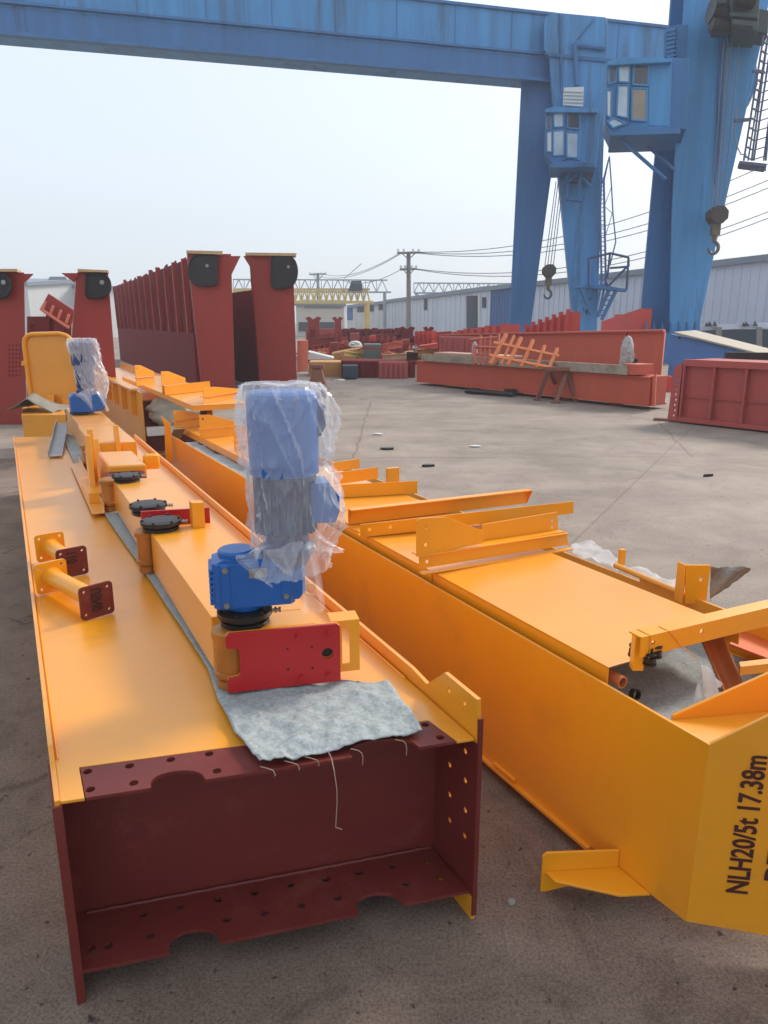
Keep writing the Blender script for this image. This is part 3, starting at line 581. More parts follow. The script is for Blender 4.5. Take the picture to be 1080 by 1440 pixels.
# orange cover box, silver sheet and upright rounded panel behind the left girder
m_ = MB(); P0 = G(30, 612, .0); q = [YP(29, 606, 10.6), YP(88, 600, 10.6)]
bx0 = YP(30, 583, 8.6); bx1 = YP(92, 583, 8.6)
m_.hexa([V((bx0.x, 8.6, 0)), V((bx1.x, 8.6, 0)), V((bx1.x-.5, 9.7, 0)), V((bx0.x-.5, 9.7, 0)), V((bx0.x, 8.6, bx0.z)), V((bx1.x, 8.6, bx0.z)), V((bx1.x-.5, 9.7, bx0.z)), V((bx0.x-.5, 9.7, bx0.z))])
one('storage_box', m_, ORANGE, 'low orange steel box at the foot of the rounded upright panel', 'steel box', bevel=.006)
def foil(a, b):
    p = V((bx0.x-.25+a*.55, 8.75+b*.6, bx0.z+.01)); hgt = .21*max(0, 1-abs(a-.48)*1.9)*max(.3, 1-abs(b-.3)); p.z += hgt+.02*noise.noise(p*7); return p
m_ = MB(); m_.grid(foil, 24, 14); one('plastic_sheet', m_, TARP, 'crumpled grey sheet draped on the low orange box', 'plastic sheet', smooth=True, solid=.004)
t = thing('steel_hatch', 'tall orange rounded-top panel standing at the far end of the left girder', 'steel panel', YP(80, 590, 9.9))
Yq = 9.9
outl = [(46, 575), (35, 486), (35, 478), (39, 472), (46, 470), (84, 469), (95, 472), (101, 478), (104, 488), (113, 566)]
m_ = MB(); m_.plate(pp(outl, Yq), [], V((0, .02, 0))); obj('panel_sheet', m_, ORANGE, t)
m_ = MB(); m_.poly([p-V((0, .02, 0)) for p in pp(outl, Yq)], .028, 8); obj('rim', m_, ORANGE2, t, smooth=True)
for x, y in ((34, 512), (104, 512)):
    m_ = MB(); ppoly(m_, [(x-4, y-4), (x+4, y-4), (x+4, y+2), (x-4, y+2)], Yq-.06, .1); obj('latch', m_, ORANGE2, t)
m_ = MB(); ppoly(m_, [(66, 556), (76, 556), (76, 576), (66, 576)], Yq-.12, .1); ppoly(m_, [(88, 562), (98, 562), (98, 576), (88, 576)], Yq-.12, .1); obj('foot_bracket', m_, ORANGE2, t, bevel=.004)

# ================================================================ RIGHT GIRDER
ZR = .6; VR = 1.46
t = thing('box_girder', 'large orange girder on the right, its capped end lettered NLH20/5t 17.38m', 'steel girder', R(4, 1.9, 0))
def Rp(x, y, v=VR): u, z = R.pz(x, y, v); return R(u, v, z)
ru0 = R.px(998, 1047, ZR)[0]
m_ = MB(); kz = R.pz(868, 1193, VR)
cb = R.pz(964, 1296, VR)
m_.plate([R(ru0, VR, ZR), R(6.85, VR, ZR), R(6.85, VR, .06), R(kz[0], VR, .06), R(cb[0]+.0, VR, max(.005, cb[1]))], [], R.r*.01); obj('flange', m_, ORANGE, t, bevel=.0015)
m_ = MB(); m_.box(R, kz[0]+.1, 6.85, VR-.016, VR+.9, .048, .06); obj('lower_web', m_, ORANGE, t, bevel=.001)
m_ = MB()
for k in range(9): m_ = MB(); m_.box(R, 1.75+k*.37, 1.87+k*.37, VR-.012, VR-.001, .064, .078); obj('weld_tab', m_, ORANGE2, t, bevel=.002)
# end plate
TL = G(998, 1047, ZR); TRd = G(1080, 1309, 0)-G(964, 1296, 0); TRd.z = 0; TRd.normalize(); en = V((TRd.y, -TRd.x, 0))
def onplane(x, y):
    r = ray(x, y); c0 = V((0, 0, CAMH)); k = (TL-c0).dot(en)/r.dot(en); return c0+r*k
BL = onplane(964, 1296); B1 = onplane(1080, 1309); bd = (B1-BL)/( (B1-BL).dot(TRd)); 
tr0 = onplane(1080, 1007); TRR = TL+(tr0-TL)*2.6; brr = V((TRR.x, TRR.y, .003)); BL.z = max(BL.z, .004)
m_ = MB(); m_.plate([TL, TRR, TRR+TRd*.7, V((brr.x, brr.y, .003))+TRd*.7, BL], [], -en*.01); ep = obj('end_plate', m_, ORANGE, t, bevel=.0015)
tl0 = onplane(1050, 1258); tl1 = onplane(1080, 1063)
tu = UP; tr_ = -TRd
text('NLH20/5t 17.38m', .074, tl0+en*.002, UP, -TRd, INK, ep, sx=.735, font_bold=.015)
text('DZ', .074, onplane(1088, 1240)+TRd*.028+en*.002, UP, -TRd, INK, ep, sx=.9, font_bold=.02)
# top of the end: triangular ledge and slanting upright plate
a0 = G(945, 1012, ZR); 
m_ = MB(); a1 = R(R.px(945, 1012, ZR)[0], VR+.01, ZR-.05)
pA0 = G(945, 1012, ZR-.045); pB0 = pA0+(G(1080, 1000, ZR-.045)-pA0)*1.9; m_.plate([TL*1.0-UP*.045+R.r*.012-en*.012, R(pA0.dot(R.d), VR+.011, ZR-.045), pA0, pB0, V((TRR.x, TRR.y, ZR-.045))-en*.02], [], -UP*.008); obj('end_ledge', m_, ORANGE, t, bevel=.001)
# slanting upright: px (945,1010)-(1080,948) top, (1080,1000) bottom
pA = G(945, 1012, ZR-.045); pB = G(1080, 1000, ZR-.045)
d_ = (pB-pA); n2 = V((d_.y, -d_.x, 0)).normalized()
def onpl(x, y, p, nn):
    r = ray(x, y); c0 = V((0, 0, CAMH)); k = (p-c0).dot(nn)/r.dot(nn); return c0+r*k
tA = onpl(947, 1007, pA, n2); tB = onpl(1080, 948, pA, n2); tB2 = tA+(tB-tA)*1.9; pB2 = pA+(pB-pA)*1.9
m_ = MB(); m_.plate([pA-UP*.12-n2*.001, pB2-UP*.12-n2*.001, tB2-n2*.001, tA-n2*.001], [], -n2*.010); obj('diaphragm', m_, ORANGE, t, bevel=.0015)
# recessed web under the felt
zf = .47
m_ = MB(); m_.box(R, ru0+.35, 6.8, VR+.011, VR+.78, zf-.02, zf-.01); obj('web', m_, ORANGE, t)
m_ = MB(); m_.box(R, ru0+.25, 2.0, VR+.79, VR+.80, .06, ZR); m_.box(R, 2.0, 6.85, VR+.79, VR+.80, .06, ZR-.02); obj('flange', m_, ORANGE, t, bevel=.0015)
# lower left bracket
m_ = MB(); bz = .075
def Bk(x, y, z): return G(x, y, z)
q1 = Bk(763, 1210, .11); q2_ = R(R.px(900, 1190, .11)[0], VR-.002, .11)
vec = V((q2_.x-q1.x, q2_.y-q1.y, 0)); nb = V((vec.y, -vec.x, 0)).normalized()
z1 = onpl(762, 1256, q1, nb).z; zt = onpl(763, 1210, q1, nb).z
dv = vec.normalized(); m_.plate([q1+UP*(.012)-dv*0, q1+dv*.012+UP*.024, q2_+UP*.018, q2_+UP*(-.06), q1+UP*(z1-.11+.0)], [], -nb*.008)
s1 = q1+dv*.01; s1.z = .065; s2 = q2_.copy(); s2.z = .065
in_ = G(938, 1248, .065); mid = G(872, 1262, .065)
m_.plate([s1, s2, R(R.px(938, 1248, .065)[0], VR-.002, .065), mid, G(780, 1242, .065)], [], UP*.008)
obj('foot_bracket', m_, ORANGE2, t, bevel=.002)

# felt inside the right girder
def felt2(a, b):
    u = ru0+.06+a*5.4; v = VR+.03+b*.72; p = R(u, v, zf); p.z += .014*noise.noise(p*6)+.012*abs(noise.noise(p*15))
    if b < .3 and u > 4.4: p.z += .10*min(1, (u-4.4)*3)*min(1, (.3-b)/.12)
    elif b < .08: p.z += .06*(1-b/.08)
    return p
m_ = MB(); m_.grid(felt2, 220, 30); one('felt_lining', m_, FELT, 'grey felt lining inside the open top of the right girder', 'felt sheet', smooth=True, solid=.003)
# cover plates
def cover(name, x0, z, u0, u1, v0, v1, label, th=.055):
    v0 = max(v0, VR+.013)
    m_ = MB(); m_.box(R, u0, u1, v0, v1, z-.005, z); 
    t = thing(name, label, 'cover plate', R((u0+u1)/2, (v0+v1)/2, z-th), 'cover plates on the right girder')
    obj('plate_top', m_, ORANGE, t, bevel=.001)
    m_ = MB(); m_.box(R, u0, u1, v0-.0, v0+.005, z-th, z-.0055); m_.box(R, u0, u1, v1-.005, v1, z-th, z-.0055); m_.box(R, u1-.005, u1, v0+.006, v1-.006, z-th, z-.006); obj('folded_edge', m_, ORANGE, t)
    return t
zc = .637
cu, cv = R.px(855, 938, zc); cs, cv2 = R.px(600, 805, zc); _, cvr = R.px(1030, 868, zc)
cover('cover_plate', 0, zc, cu, cs-.004, cv-.0, cv+.58, 'nearest flat orange cover plate on the right girder, beside the lettered end')
ce, _ = R.px(490, 738, zc)
cover('cover_plate', 0, zc, cs+.004, 3.95, cv, cv+.58, 'second orange cover plate, under the two cross channels of the right girder')
cover('cover_plate', 0, zc, 3.96, 4.6, cv, cv+.56, 'third orange cover plate, behind the plastic-wrapped motor')
vA = R.px(250, 602, zc)[1]; vB = R.px(350, 644, zc)[1]; uA = R.px(250, 602, zc)[0]
cover('cover_plate', 0, zc, 4.62, uA+.05, (vA+vB)/2, cv+.50, 'farthest orange cover plate on the right girder, under the notched brackets')

# ---- loose steelwork on the covers
def across(p0, p1, prof, name, label, cat='steel profile', m=ORANGE2, holes=0, group=None):
    p0 = V(p0); p1 = V(p1); d = (p1-p0).normalized(); s = V((-d.y, d.x, 0))
    m_ = MB(); m_.sweep(prof, p0, p1, s); return one(name, m_, m, label, cat, group, bevel=.0012)
Lp_ = [(0, 0), (.055, 0), (.055, .005), (.005, .005), (.005, .075), (0, .075)]
C_ = [(0, 0), (.06, 0), (.06, .006), (.006, .006), (.006, .080), (.05, .080), (.05, .086), (0, .086)]
across(G(490, 738, zc+.002), G(741, 708, zc+.002), [(0, 0), (.05, 0), (.05, .005), (.005, .005), (.005, .078), (-.045, .078), (-.045, .083), (0, .083)], 'channel_bar', 'long orange channel lying across the second cover, ending over the concrete')
# flat drilled bar
def drilled(p0, p1, h, holes, name, label, th=.006, rh=.009, top_flange=.0):
    p0 = V(p0); p1 = V(p1); d = (p1-p0).normalized(); n = V((d.y, -d.x, 0)).normalized(); Ln = (p1-p0).length; dz = (p1.z-p0.z)/Ln
    hs = [circ(p0+d*(a*Ln)+UP*(b*h), rh, d, UP, 10) for a, b in holes]
    m_ = MB(); m_.plate([p0, p1, p1+UP*h, p0+UP*h], hs, -n*th)
    if top_flange:
        m_.plate([p0-n*(th+.001), p1-n*(th+.001), p1-n*top_flange, p0-n*top_flange], [], UP*th)
    return one(name, m_, ORANGE2, label, 'steel profile', bevel=.0012)
drilled(G(507, 756, zc+.003), G(806, 722, zc+.03), .062, [(.04, .55), (.13, .55)], 'drilled_flat_bar', 'long drilled orange flat bar, tilted, just behind the notched bracket', top_flange=.05)
# notched bracket with channel (px 587-800 x 730-805)
t = thing('notched_bracket', 'orange bracket with a sloping notched plate and drilled ends, nearest across the covers', 'steel bracket', G(700, 790, zc))
p0 = G(593, 806, zc+.003); p1 = G(800, 768, zc+.003); d = (p1-p0).normalized(); n = V((d.y, -d.x, 0)).normalized()
def bp_(x, y): return onpl(x, y, p0, n)
m_ = MB(); m_.plate([bp_(590, 800), bp_(800, 766), bp_(796, 747), bp_(590, 783)], [circ(bp_(601, 790), .0085, d, UP)], -n*.006); obj('web', m_, ORANGE2, t, bevel=.001)
m_ = MB(); m_.plate([bp_(586, 783), bp_(586, 733), bp_(591, 729), bp_(628, 727), bp_(680, 747), bp_(680, 764)], [circ(bp_(599, 741), .009, d, UP), circ(bp_(599, 766), .008, d, UP)], -n*.006); obj('gusset', m_, ORANGE2, t, bevel=.001)
m_ = MB(); a = bp_(588, 782.5)+n*.0; b = bp_(797, 750.5); m_.plate([a+n*.012, b+n*.012, b-n*.05, a-n*.05], [], UP*.006); obj('ledge', m_, ORANGE2, t, bevel=.001)
m_ = MB(); k = -n*.055; m_.plate([bp_(690, 742)+k, bp_(796, 724)+k, bp_(797, 752)+k, bp_(690, 769)+k], [circ(bp_(789, 736)+k, .008, d, UP), circ(bp_(789, 745)+k, .008, d, UP)], -n*.006); obj('rear_web', m_, ORANGE2, t, bevel=.001)
m_ = MB(); m_.plate([bp_(589, 806)+n*.03, bp_(800, 771)+n*.03, bp_(800, 771), bp_(589, 806)], [], UP*.006); obj('foot', m_, ORANGE2, t, bevel=.001)
# farther cross profiles behind the motor
across(G(480, 700, zc+.002), G(587, 694, zc+.002), Lp_, 'channel_bar', 'drilled orange angle lying across the third cover, right of the wrapped motor')
across(G(470, 682, zc+.06), G(532, 673, zc+.06), [(0, 0), (.05, 0), (.05, .005), (.005, .005), (.005, .07), (0, .07)], 'channel_bar', 'short orange angle with a ledge, second farthest behind the wrapped motor')
across(G(468, 664, zc+.06), G(506, 658, zc+.06), [(0, 0), (.05, 0), (.05, .005), (.005, .005), (.005, .06), (0, .06)], 'channel_bar', 'shortest orange angle, farthest of those right of the wrapped motor')
m_ = MB(); m_.wbox(G(552, 693, .5), .09, .03, .17, .45); one('end_stop', m_, ORANGE2, 'small orange upright stop at the far edge behind the cross angles', 'steel bracket', bevel=.003)
m_ = MB(); m_.wbox(G(873, 799, .58), .026, .02, .085, .3); one('upright_tab', m_, ORANGE2, 'small orange upright tab beside the shiny foil strip', 'steel bracket', bevel=.002)

# notched brackets at the far end of the right girder
def notch_bracket(x0, y0, x1, y1, label, h, zz=.64, hole=True, F=R):
    p0 = G(x0, y0, zz); p1 = G(x1, y1, zz); d = (p1-p0).normalized(); n = V((d.y, -d.x, 0)); Ln = (p1-p0).length
    t = thing('notched_bracket', label, 'steel bracket', (p0+p1)/2, 'notched brackets on the covers')
    P = lambda a, b, k=0: p0+d*(a*Ln)+UP*(b*h)-n*k
    m_ = MB(); m_.plate([P(0, .42), P(0, 1), P(.3, .98), P(1, .62), P(1, .42)], [circ(P(.1, .82), .009, d, UP, 8)] if hole else [], -n*.006); obj('gusset', m_, ORANGE2, t, bevel=.0015)
    m_ = MB(); m_.plate([P(0, 0), P(1, 0), P(1, .38), P(0, .38)], [circ(P(.12, .2), .008, d, UP, 8)], -n*.006); obj('web', m_, ORANGE2, t, bevel=.0015)
    m_ = MB(); m_.plate([P(0, .38, -.012), P(1, .38, -.012), P(1, .38, .05), P(0, .38, .05)], [], UP*.005); obj('ledge', m_, ORANGE2, t, bevel=.0015)
notch_bracket(246, 603, 283, 598, 'farthest notched bracket on the far end of the right girder', .165)
notch_bracket(282, 617, 330, 612, 'middle notched bracket on the far end of the right girder, left of the motor', .20)
notch_bracket(330, 634, 362, 630, 'notched bracket half hidden by the left side of the wrapped motor', .20)

# angle bar with black bolts at the near right
AZ = zc+.05
p0 = G(900, 925, AZ); p1 = G(1080, 880, AZ); d = (p1-p0).normalized(); n = V((d.y, -d.x, 0)); p2 = p0+d*.85
t = thing('angle_bar', 'drilled orange angle bar across the right frame edge, clamped with black bolts', 'angle bar', p0-UP*.05)
hh = .062
hs = [circ(p0+d*a+UP*.036, .008, d, UP, 12) for a in (.045, .235)]
m_ = MB(); m_.plate([p0, p2, p2+UP*hh, p0+UP*hh], hs, -n*.006); m_.plate([p0+UP*(hh-.006)-n*.0065, p2+UP*(hh-.006)-n*.0065, p2+UP*(hh-.006)-n*.05, p0+UP*(hh-.006)-n*.05], [], UP*.005); obj('bar', m_, ORANGE2, t, bevel=.0012)
for (x, y, z) in ((893, 914, AZ-.005), (914, 926, AZ-.01), (922, 915, AZ+.004)):
    c = G(x, y, z); m_ = MB(); m_.tube(c-UP*.022, c+UP*.03, .0075, n=12); m_.tube(c-UP*.012, c+UP*.004, .017, n=6); m_.lathe(V((c.x, c.y, 0)), [(.010, c.z+.01), (.018, c.z+.012), (.018, c.z+.016), (.010, c.z+.018)], 18); m_.lathe(V((c.x, c.y, 0)), [(.010, c.z-.02), (.019, c.z-.018), (.019, c.z-.013), (.010, c.z-.012)], 18); obj('bolt', m_, BLACK, t)
m_ = MB(); q = p0+d*.03+n*.003+UP*hh; m_.poly([q-n*.05, q, q-UP*.02+d*.003, q-UP*.075-d*.0], .0016, 6); obj('tie_wire', m_, ORANGE2, t); m_ = MB(); q = p0+d*.10+n*.003+UP*hh; m_.poly([q-n*.04, q, q-UP*.05+d*.05, q-UP*.10+d*.10+n*.02], .0016, 6); obj('tie_wire', m_, ORANGE2, t)
# supports under the bar so it rests on the cover
m_ = MB(); q = p0+d*.02-n*.03; m_.wbox(V((q.x, q.y, zc)), .03, .03, AZ+hh-.007-zc, 0); obj('foot', m_, ORANGE2, t)
# pipe and ring on the felt inside
a = G(876, 960, .585); m_ = MB(); m_.pipe(a, a+R.d*.7+R.r*.0, .0185, .004); one('pipe', m_, mat('copper_brown_pipe', srgb(190, 112, 66), .4, var=.08), 'orange-brown pipe end poking out under the nearest cover plate', 'pipe', smooth=True)
a = G(896, 977, .545); m_ = MB(); m_.pipe(a, a+R.d*.016-UP*.004, .0165, .0035, 24); one('rubber_ring', m_, BLACK, 'small black ring on the grey felt beside the pipe end', 'ring', smooth=True)
# plastic scrap & chute & right plates
def scrap(a, b):
    x = 976+a*36-b*6*0; top = 930+a*10; p = G(977+a*34+b*4, 985-b*4, .50); q = onpl(985+a*28, 930+a*30, R(1.45, 0, 0)+G(995, 985, .50)*0+G(995, 985, .50)-R(1.45, 0, 0), V((0, 1, 0)))
    r_ = p*(1-b)+q*b; r_ += V((.006*math.sin(a*9+b*4), .015*math.sin(a*12+b*5), .008*noise.noise(V((a*7, b*7, 2))))); return r_
m_ = MB(); m_.grid(scrap, 26, 26); one('foil_scrap', m_, plastic_material('white_scrap_film', .6, 1.0), 'torn whitish plastic scrap standing on the felt by the lettered end', 'plastic scrap', smooth=True, solid=.001)
c0 = G(1000, 935, .56)
t_ = thing('curved_plate', 'brown curved steel plate leaning under the clamped angle bar', 'steel plate', c0-UP*.1)
def chute(a, b):
    x = 970+a*60*1.0+b*50; p = YP(985+a*32+b*38, 900+b*88-a*6, 2.25-.18*b); p.y += .05*math.sin(a*math.pi); return p
m_ = MB(); m_.grid(chute, 14, 12); obj('plate_sheet', m_, mat('brown_plate', srgb(176, 96, 46), .5, var=.2, scale=6), t_, smooth=True, solid=.006)
t_ = thing('deck_plate', 'orange deck plate at the right frame edge beyond the clamped bar', 'steel plate', G(1060, 905, .5))
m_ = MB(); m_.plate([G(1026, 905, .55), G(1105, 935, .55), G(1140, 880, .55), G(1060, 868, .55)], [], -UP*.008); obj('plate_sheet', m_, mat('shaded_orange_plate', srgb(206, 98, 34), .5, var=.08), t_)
m_ = MB(); m_.plate([G(1040, 950, .53), G(1130, 940, .53), G(1130, 932, .53), G(1038, 943, .53)], [], UP*.03); one('edge_bar', m_, ORANGE2, 'thin orange edge bar just above the lettered end plate', 'steel profile')
# upright drilled post, tarp flap, foil strip on the far side
a = G(985, 842, .60); t = thing('upright_post', 'upright drilled orange post at the far edge of the nearest cover plate', 'steel bracket', a)
d = R.r; m_ = MB(); p = YP(965, 795, a.y); q = YP(999, 797, a.y); w = q.x-p.x
m_.plate([V((p.x+.012, a.y, a.z-.02)), V((q.x, a.y, a.z-.02)), V((q.x, a.y, p.z)), V((p.x, a.y, p.z))], [circ(YP(986, 815, a.y), .007, V((1, 0, 0)), UP, 10)], V((0, .008, 0))); obj('face', m_, ORANGE2, t, bevel=.001)
m_ = MB(); m_.plate([V((p.x-.001, a.y+.001, a.z-.02)), V((p.x-.001, a.y+.001, p.z)), V((p.x-.012, a.y+.05, p.z-.002)), V((p.x-.012, a.y+.05, a.z-.02))], [], V((.006, .004, 0))); obj('side_flange', m_, ORANGE2, t, bevel=.001)
def tarpf(a, b):
    y0 = 797+a*1; y1 = 842-a*40; p = YP(999+a*56, y0*(1-b)+y1*b, 2.72+.03*math.sin(b*4+a*5)); p.z += .006*noise.noise(V((a*8, b*8, 0))); return p
m_ = MB(); m_.grid(tarpf, 20, 14); one('tarp_flap', m_, TARP, 'brown-grey stiff tarp corner sticking out right of the upright post', 'tarp', smooth=True, solid=.003)
def foils(a, b):
    x = 806+a*150; y = 780+a*53; w_ = .35+.65*max(0, math.sin(3.1*min(1, a*2.2))) if a < .45 else .35+.1*math.sin(a*20); p = G(x-b*4, y-b*(13*w_+5), .585); p.z += .035*abs(noise.noise(p*9))+.03*b*w_+.012*noise.noise(p*26); return p
m_ = MB(); m_.grid(foils, 60, 14); one('plastic_sheet', m_, plastic_material('white_plastic_sheet', .2, .8), 'shiny white plastic strip along the far edge of the nearest cover plate', 'plastic sheet', smooth=True, solid=.002)
m_ = MB(); a = G(865, 795, .61); b = G(968, 838, .61); m_.tube(a, b, .012); one('edge_rod', m_, ORANGE, 'orange rod along the foil strip behind the nearest cover plate', 'steel rod')

# ================================================================ THIRD GIRDER (middle distance)
F3 = Frame(-27.5)
u0, v0 = F3.px(206, 648, .03); zt3 = F3.pz(206, 556, v0)[1]
t = thing('box_girder', 'third orange girder in the middle distance, with an open dark end', 'steel girder', F3(u0+3, v0+.5, 0))
m_ = MB(); hs = [circ(F3(u0+.06, v0, z), .016, F3.d, UP, 8) for z in (.12, .26, .40)]
m_.plate([F3(u0, v0, .02), F3(u0+7, v0, .02), F3(u0+7, v0, zt3), F3(u0, v0, zt3)], hs, F3.r*.012); obj('flange', m_, ORANGE, t)
m_ = MB(); m_.box(F3, u0+.02, u0+7, v0+.013, v0+.8, .08, .09); m_.box(F3, u0+.3, u0+7, v0+.013, v0+.8, zt3-.12, zt3-.11); obj('web', m_, ORANGE, t)
m_ = MB(); m_.box(F3, u0+.25, u0+.26, v0+.013, v0+.8, .09, zt3-.12); obj('diaphragm', m_, MAROON, t)
m_ = MB(); m_.plate([F3(u0, v0+.8, .02), F3(u0+7, v0+.8, .02), F3(u0+7, v0+.8, zt3), F3(u0+.0, v0+.8, zt3)], [], F3.r*.012); obj('flange', m_, ORANGE, t)
m_ = MB(); q = F3(u0, v0, 0)
for k in range(9): m_.box(F3, u0+.4+k*.7, u0+.43+k*.7, v0-.06, v0-.001, zt3-.30, zt3)
m_.box(F3, u0+.25, u0+7, v0-.075, v0-.001, zt3+.001, zt3+.025); obj('stiffener', m_, ORANGE, t)
cv3 = lambda u, v, z: F3(u, v, z)
a = F3.px(308, 592, zt3+.06); b = F3.px(335, 566, zt3+.06)
def cover3(u0, u1, v0, v1, z, label):
    t = thing('cover_plate', label, 'cover plate', F3((u0+u1)/2, (v0+v1)/2, z-.05)); m_ = MB(); m_.box(F3, u0, u1, v0, v1, z-.006, z); obj('plate_top', m_, ORANGE, t, bevel=.002)
    m_ = MB(); m_.box(F3, u0, u0+.006, v0, v1, z-.05, z-.007); m_.box(F3, u0+.007, u1, v0, v0+.006, z-.05, z-.007); obj('folded_edge', m_, ORANGE, t)
zd = zt3+.05; dn = F3.px(278, 570, zd); dr = F3.px(337, 560, zd); df = F3.px(167, 530, zd)
cover3(dn[0], df[0], (dn[1]+df[1])/2, (dn[1]+df[1])/2+(dr[1]-dn[1]), zd, 'long orange deck plate on top of the third girder')
notch_bracket(192, 543, 218, 540, 'farthest notched bracket standing on the third girder', .24, zd+.003)
notch_bracket(229, 556, 262, 551, 'middle notched bracket standing on the third girder', .24, zd+.003)
across(G(232, 556, zd+.003), G(296, 549, zd+.003), [(0, 0), (.05, 0), (.05, .005), (.005, .005), (.005, .10), (0, .10)], 'channel_bar', 'orange angle bar lying across the deck of the third girder')
notch_bracket(287, 567, 336, 559, 'nearest low bracket standing on the third girder', .14, zd+.003, hole=False)
def sack(p, rx, ry, h, seed, m, label, cat='sack', name='wrapped_bundle', **k):
    m_ = MB(); m_.bag(p, rx, ry, h, seed, **k); return one(name, m_, m, label, cat, smooth=True)
q = F3(u0+.12, v0+.36, 0); sack(V((q.x, q.y, zt3-.40)), .30, .14, .36, 4, mat('pale_green_cloth', srgb(190, 196, 184), .8, var=.15, scale=8, bump=.3), 'pale green cloth bundle stuffed in the open end of the third girder')
m_ = MB(); m_.box(F3, u0-.02, u0+.1, v0+.03, v0+.6, zt3-.50, zt3-.40); one('paper_package', m_, WHITE, 'white printed package under the green cloth bundle', 'package', bevel=.01)
m_ = MB(); a = G(224, 655, .02); b = YP(245, 604, 6.6); m_.plate([a, a+R.r*.10, b+R.r*.10, b], [], R.d*.03); one('plank', m_, WOOD, 'grey plank leaning between the second and third girders', 'plank')
m_ = MB(); ppoly(m_, [(233, 650), (231, 598), (226, 585), (240, 596), (243, 650)], 6.55, .02); one('gusset_plate', m_, ORANGE, 'pointed orange plate standing at the far end of the right girder', 'steel plate')

# ================================================================ TALL RED GIRDERS STANDING UPRIGHT
FR = Frame(-25.0)
def tall(x0, x1, yb, ytop, xt0, xt1, length, side, label, dome, gus, plank, rib=False, sidez=None, ribs=13):
    Y = G(x0, yb, 0).y; H = YP(x0, ytop, Y).z
    bl = G(x0, yb, 0); br = V((G(x1, yb, 0).x, Y, 0)); tl = YP(xt0, ytop, Y); tr = YP(xt1, ytop, Y)
    t = thing('upright_girder', label, 'steel girder', (bl+br)/2, 'red girders standing upright behind the orange ones')
    m_ = MB(); D = FR.d*.14; m_.hexa([bl, br, br+D, bl+D, tl, tr, tr+D, tl+D]); obj('end_face', m_, OXIDE, t, bevel=.01)
    # long body
    sz = sidez or H*.985
    f = .14; a = bl+FR.d*f+FR.r*.03; b = br+FR.d*f-FR.r*.05; e = FR.d*length
    m_ = MB()
    if length > 1: m_.hexa([a, b, b+e, a+e, V((a.x-.03, a.y, sz)), V((b.x, b.y, sz)), V((b.x, b.y, sz))+e, V((a.x-.03, a.y, sz))+e]); obj('body', m_, OXDARK, t)
    if rib:
        m2 = MB()
        for k in range(ribs):
            m_ = MB()
            s = length*(k+.5)/ribs; p = a+FR.d*s-FR.r*.13; hz = H*(.985+.018*math.sin(k*2.3)+.014*math.sin(k*5.1)); z0 = H*.43
            for w_ in (0,):
                q = [p, p+FR.r*.10, p+FR.r*.10+FR.d*.10, p+FR.d*.10]
                m_.hexa([x+UP*z0 for x in q]+[x+UP*hz-FR.r*.04 for x in q]); obj('rib', m_, OXIDE, t)
            q0 = a+FR.d*(s+.25)-FR.r*.03; m2.hexa([q0+UP*z0, q0+FR.r*.02+UP*z0, q0+FR.r*.02+FR.d*.5+UP*z0, q0+FR.d*.5+UP*z0, q0+UP*(sz+.05+.03*math.sin(k)), q0+FR.r*.02+UP*(sz+.05), q0+FR.r*.02+FR.d*.5+UP*(sz+.05), q0+FR.d*.5+UP*(sz+.03)])
        obj('side_sheet', m2, OXDARK, t)
        m_ = MB(); q0 = a-FR.r*.10+FR.d*.15; m_.hexa([q0, q0+FR.r*.09, q0+FR.r*.09+e*.97, q0+e*.97, q0+UP*H*.44, q0+FR.r*.09+UP*H*.44, q0+FR.r*.09+e*.97+UP*H*.44, q0+e*.97+UP*H*.44]); obj('lower_web', m_, OXDARK, t)
    # dome recess plate: D shaped
    (cx, cy, rw, rh, flat) = dome; sg = -1 if flat == 'R' else 1; pts = []
    for k in range(17):
        an = math.pi*k/16; pts.append((cx+sg*rw*math.sin(an)**.8, cy-rh*math.cos(an)))
    pts += [(cx-sg*rw*.75, cy+rh), (cx-sg*rw, cy+rh*.85), (cx-sg*rw, cy-rh*.85), (cx-sg*rw*.75, cy-rh)]
    m_ = MB(); ppoly(m_, pts, Y-.12, .11); dm = obj('wheel_recess', m_, RECESS_BLACK, t)
    m_ = MB(); m_.poly(pp(pts+[pts[0]], Y-.125), .022, 6); obj('recess_rim', m_, BLACK, dm)
    m_ = MB(); c = YP(cx+rw*.3, cy-rh*.3, Y-.135); m_.tube(c, c+V((0, .02, 0)), .035, n=12); obj('bolt_disc', m_, WHITE if 'C' in gus else STEEL, dm)
    for g_ in gus:
        if isinstance(g_, tuple): m_ = MB(); ppoly(m_, g_, Y-.02, .12); obj('gusset', m_, OXIDE, t)
    m_ = MB(); ppoly(m_, plank, Y-.15, .5); one('timber_plank', m_, WOODL, 'pale timber lying on top of the '+label.split(',')[0], 'timber', 'timbers on the red girders')
    return t, Y
tA, YA = tall(-22, 37, 597, 383, -20, 34, .5, 0, 'leftmost upright red girder, cut by the left frame edge', (0, 402, 15, 17, 'L'), [((33, 385), (46, 385), (34, 397))], [(-20, 378), (24, 378), (24, 382), (-20, 382)])
tB, YB = tall(93, 168, 590, 383, 108, 152, .5, 0, 'narrow upright red girder behind the orange rounded panel, flared at its foot', (138, 402, 17, 17, 'L'), [((86, 384), (112, 384), (104, 397))], [(109, 378), (152, 380), (151, 383), (109, 382)])
tC, YC = tall(285, 331, 552, 357, 264, 325, 17, 0, 'long ribbed upright red girder, its deep side running back to the left', (285, 380, 20, 22, 'R'), [((322, 360), (338, 360), (321, 395))], [(262, 352), (313, 353), (312, 358), (262, 356)], rib=True)
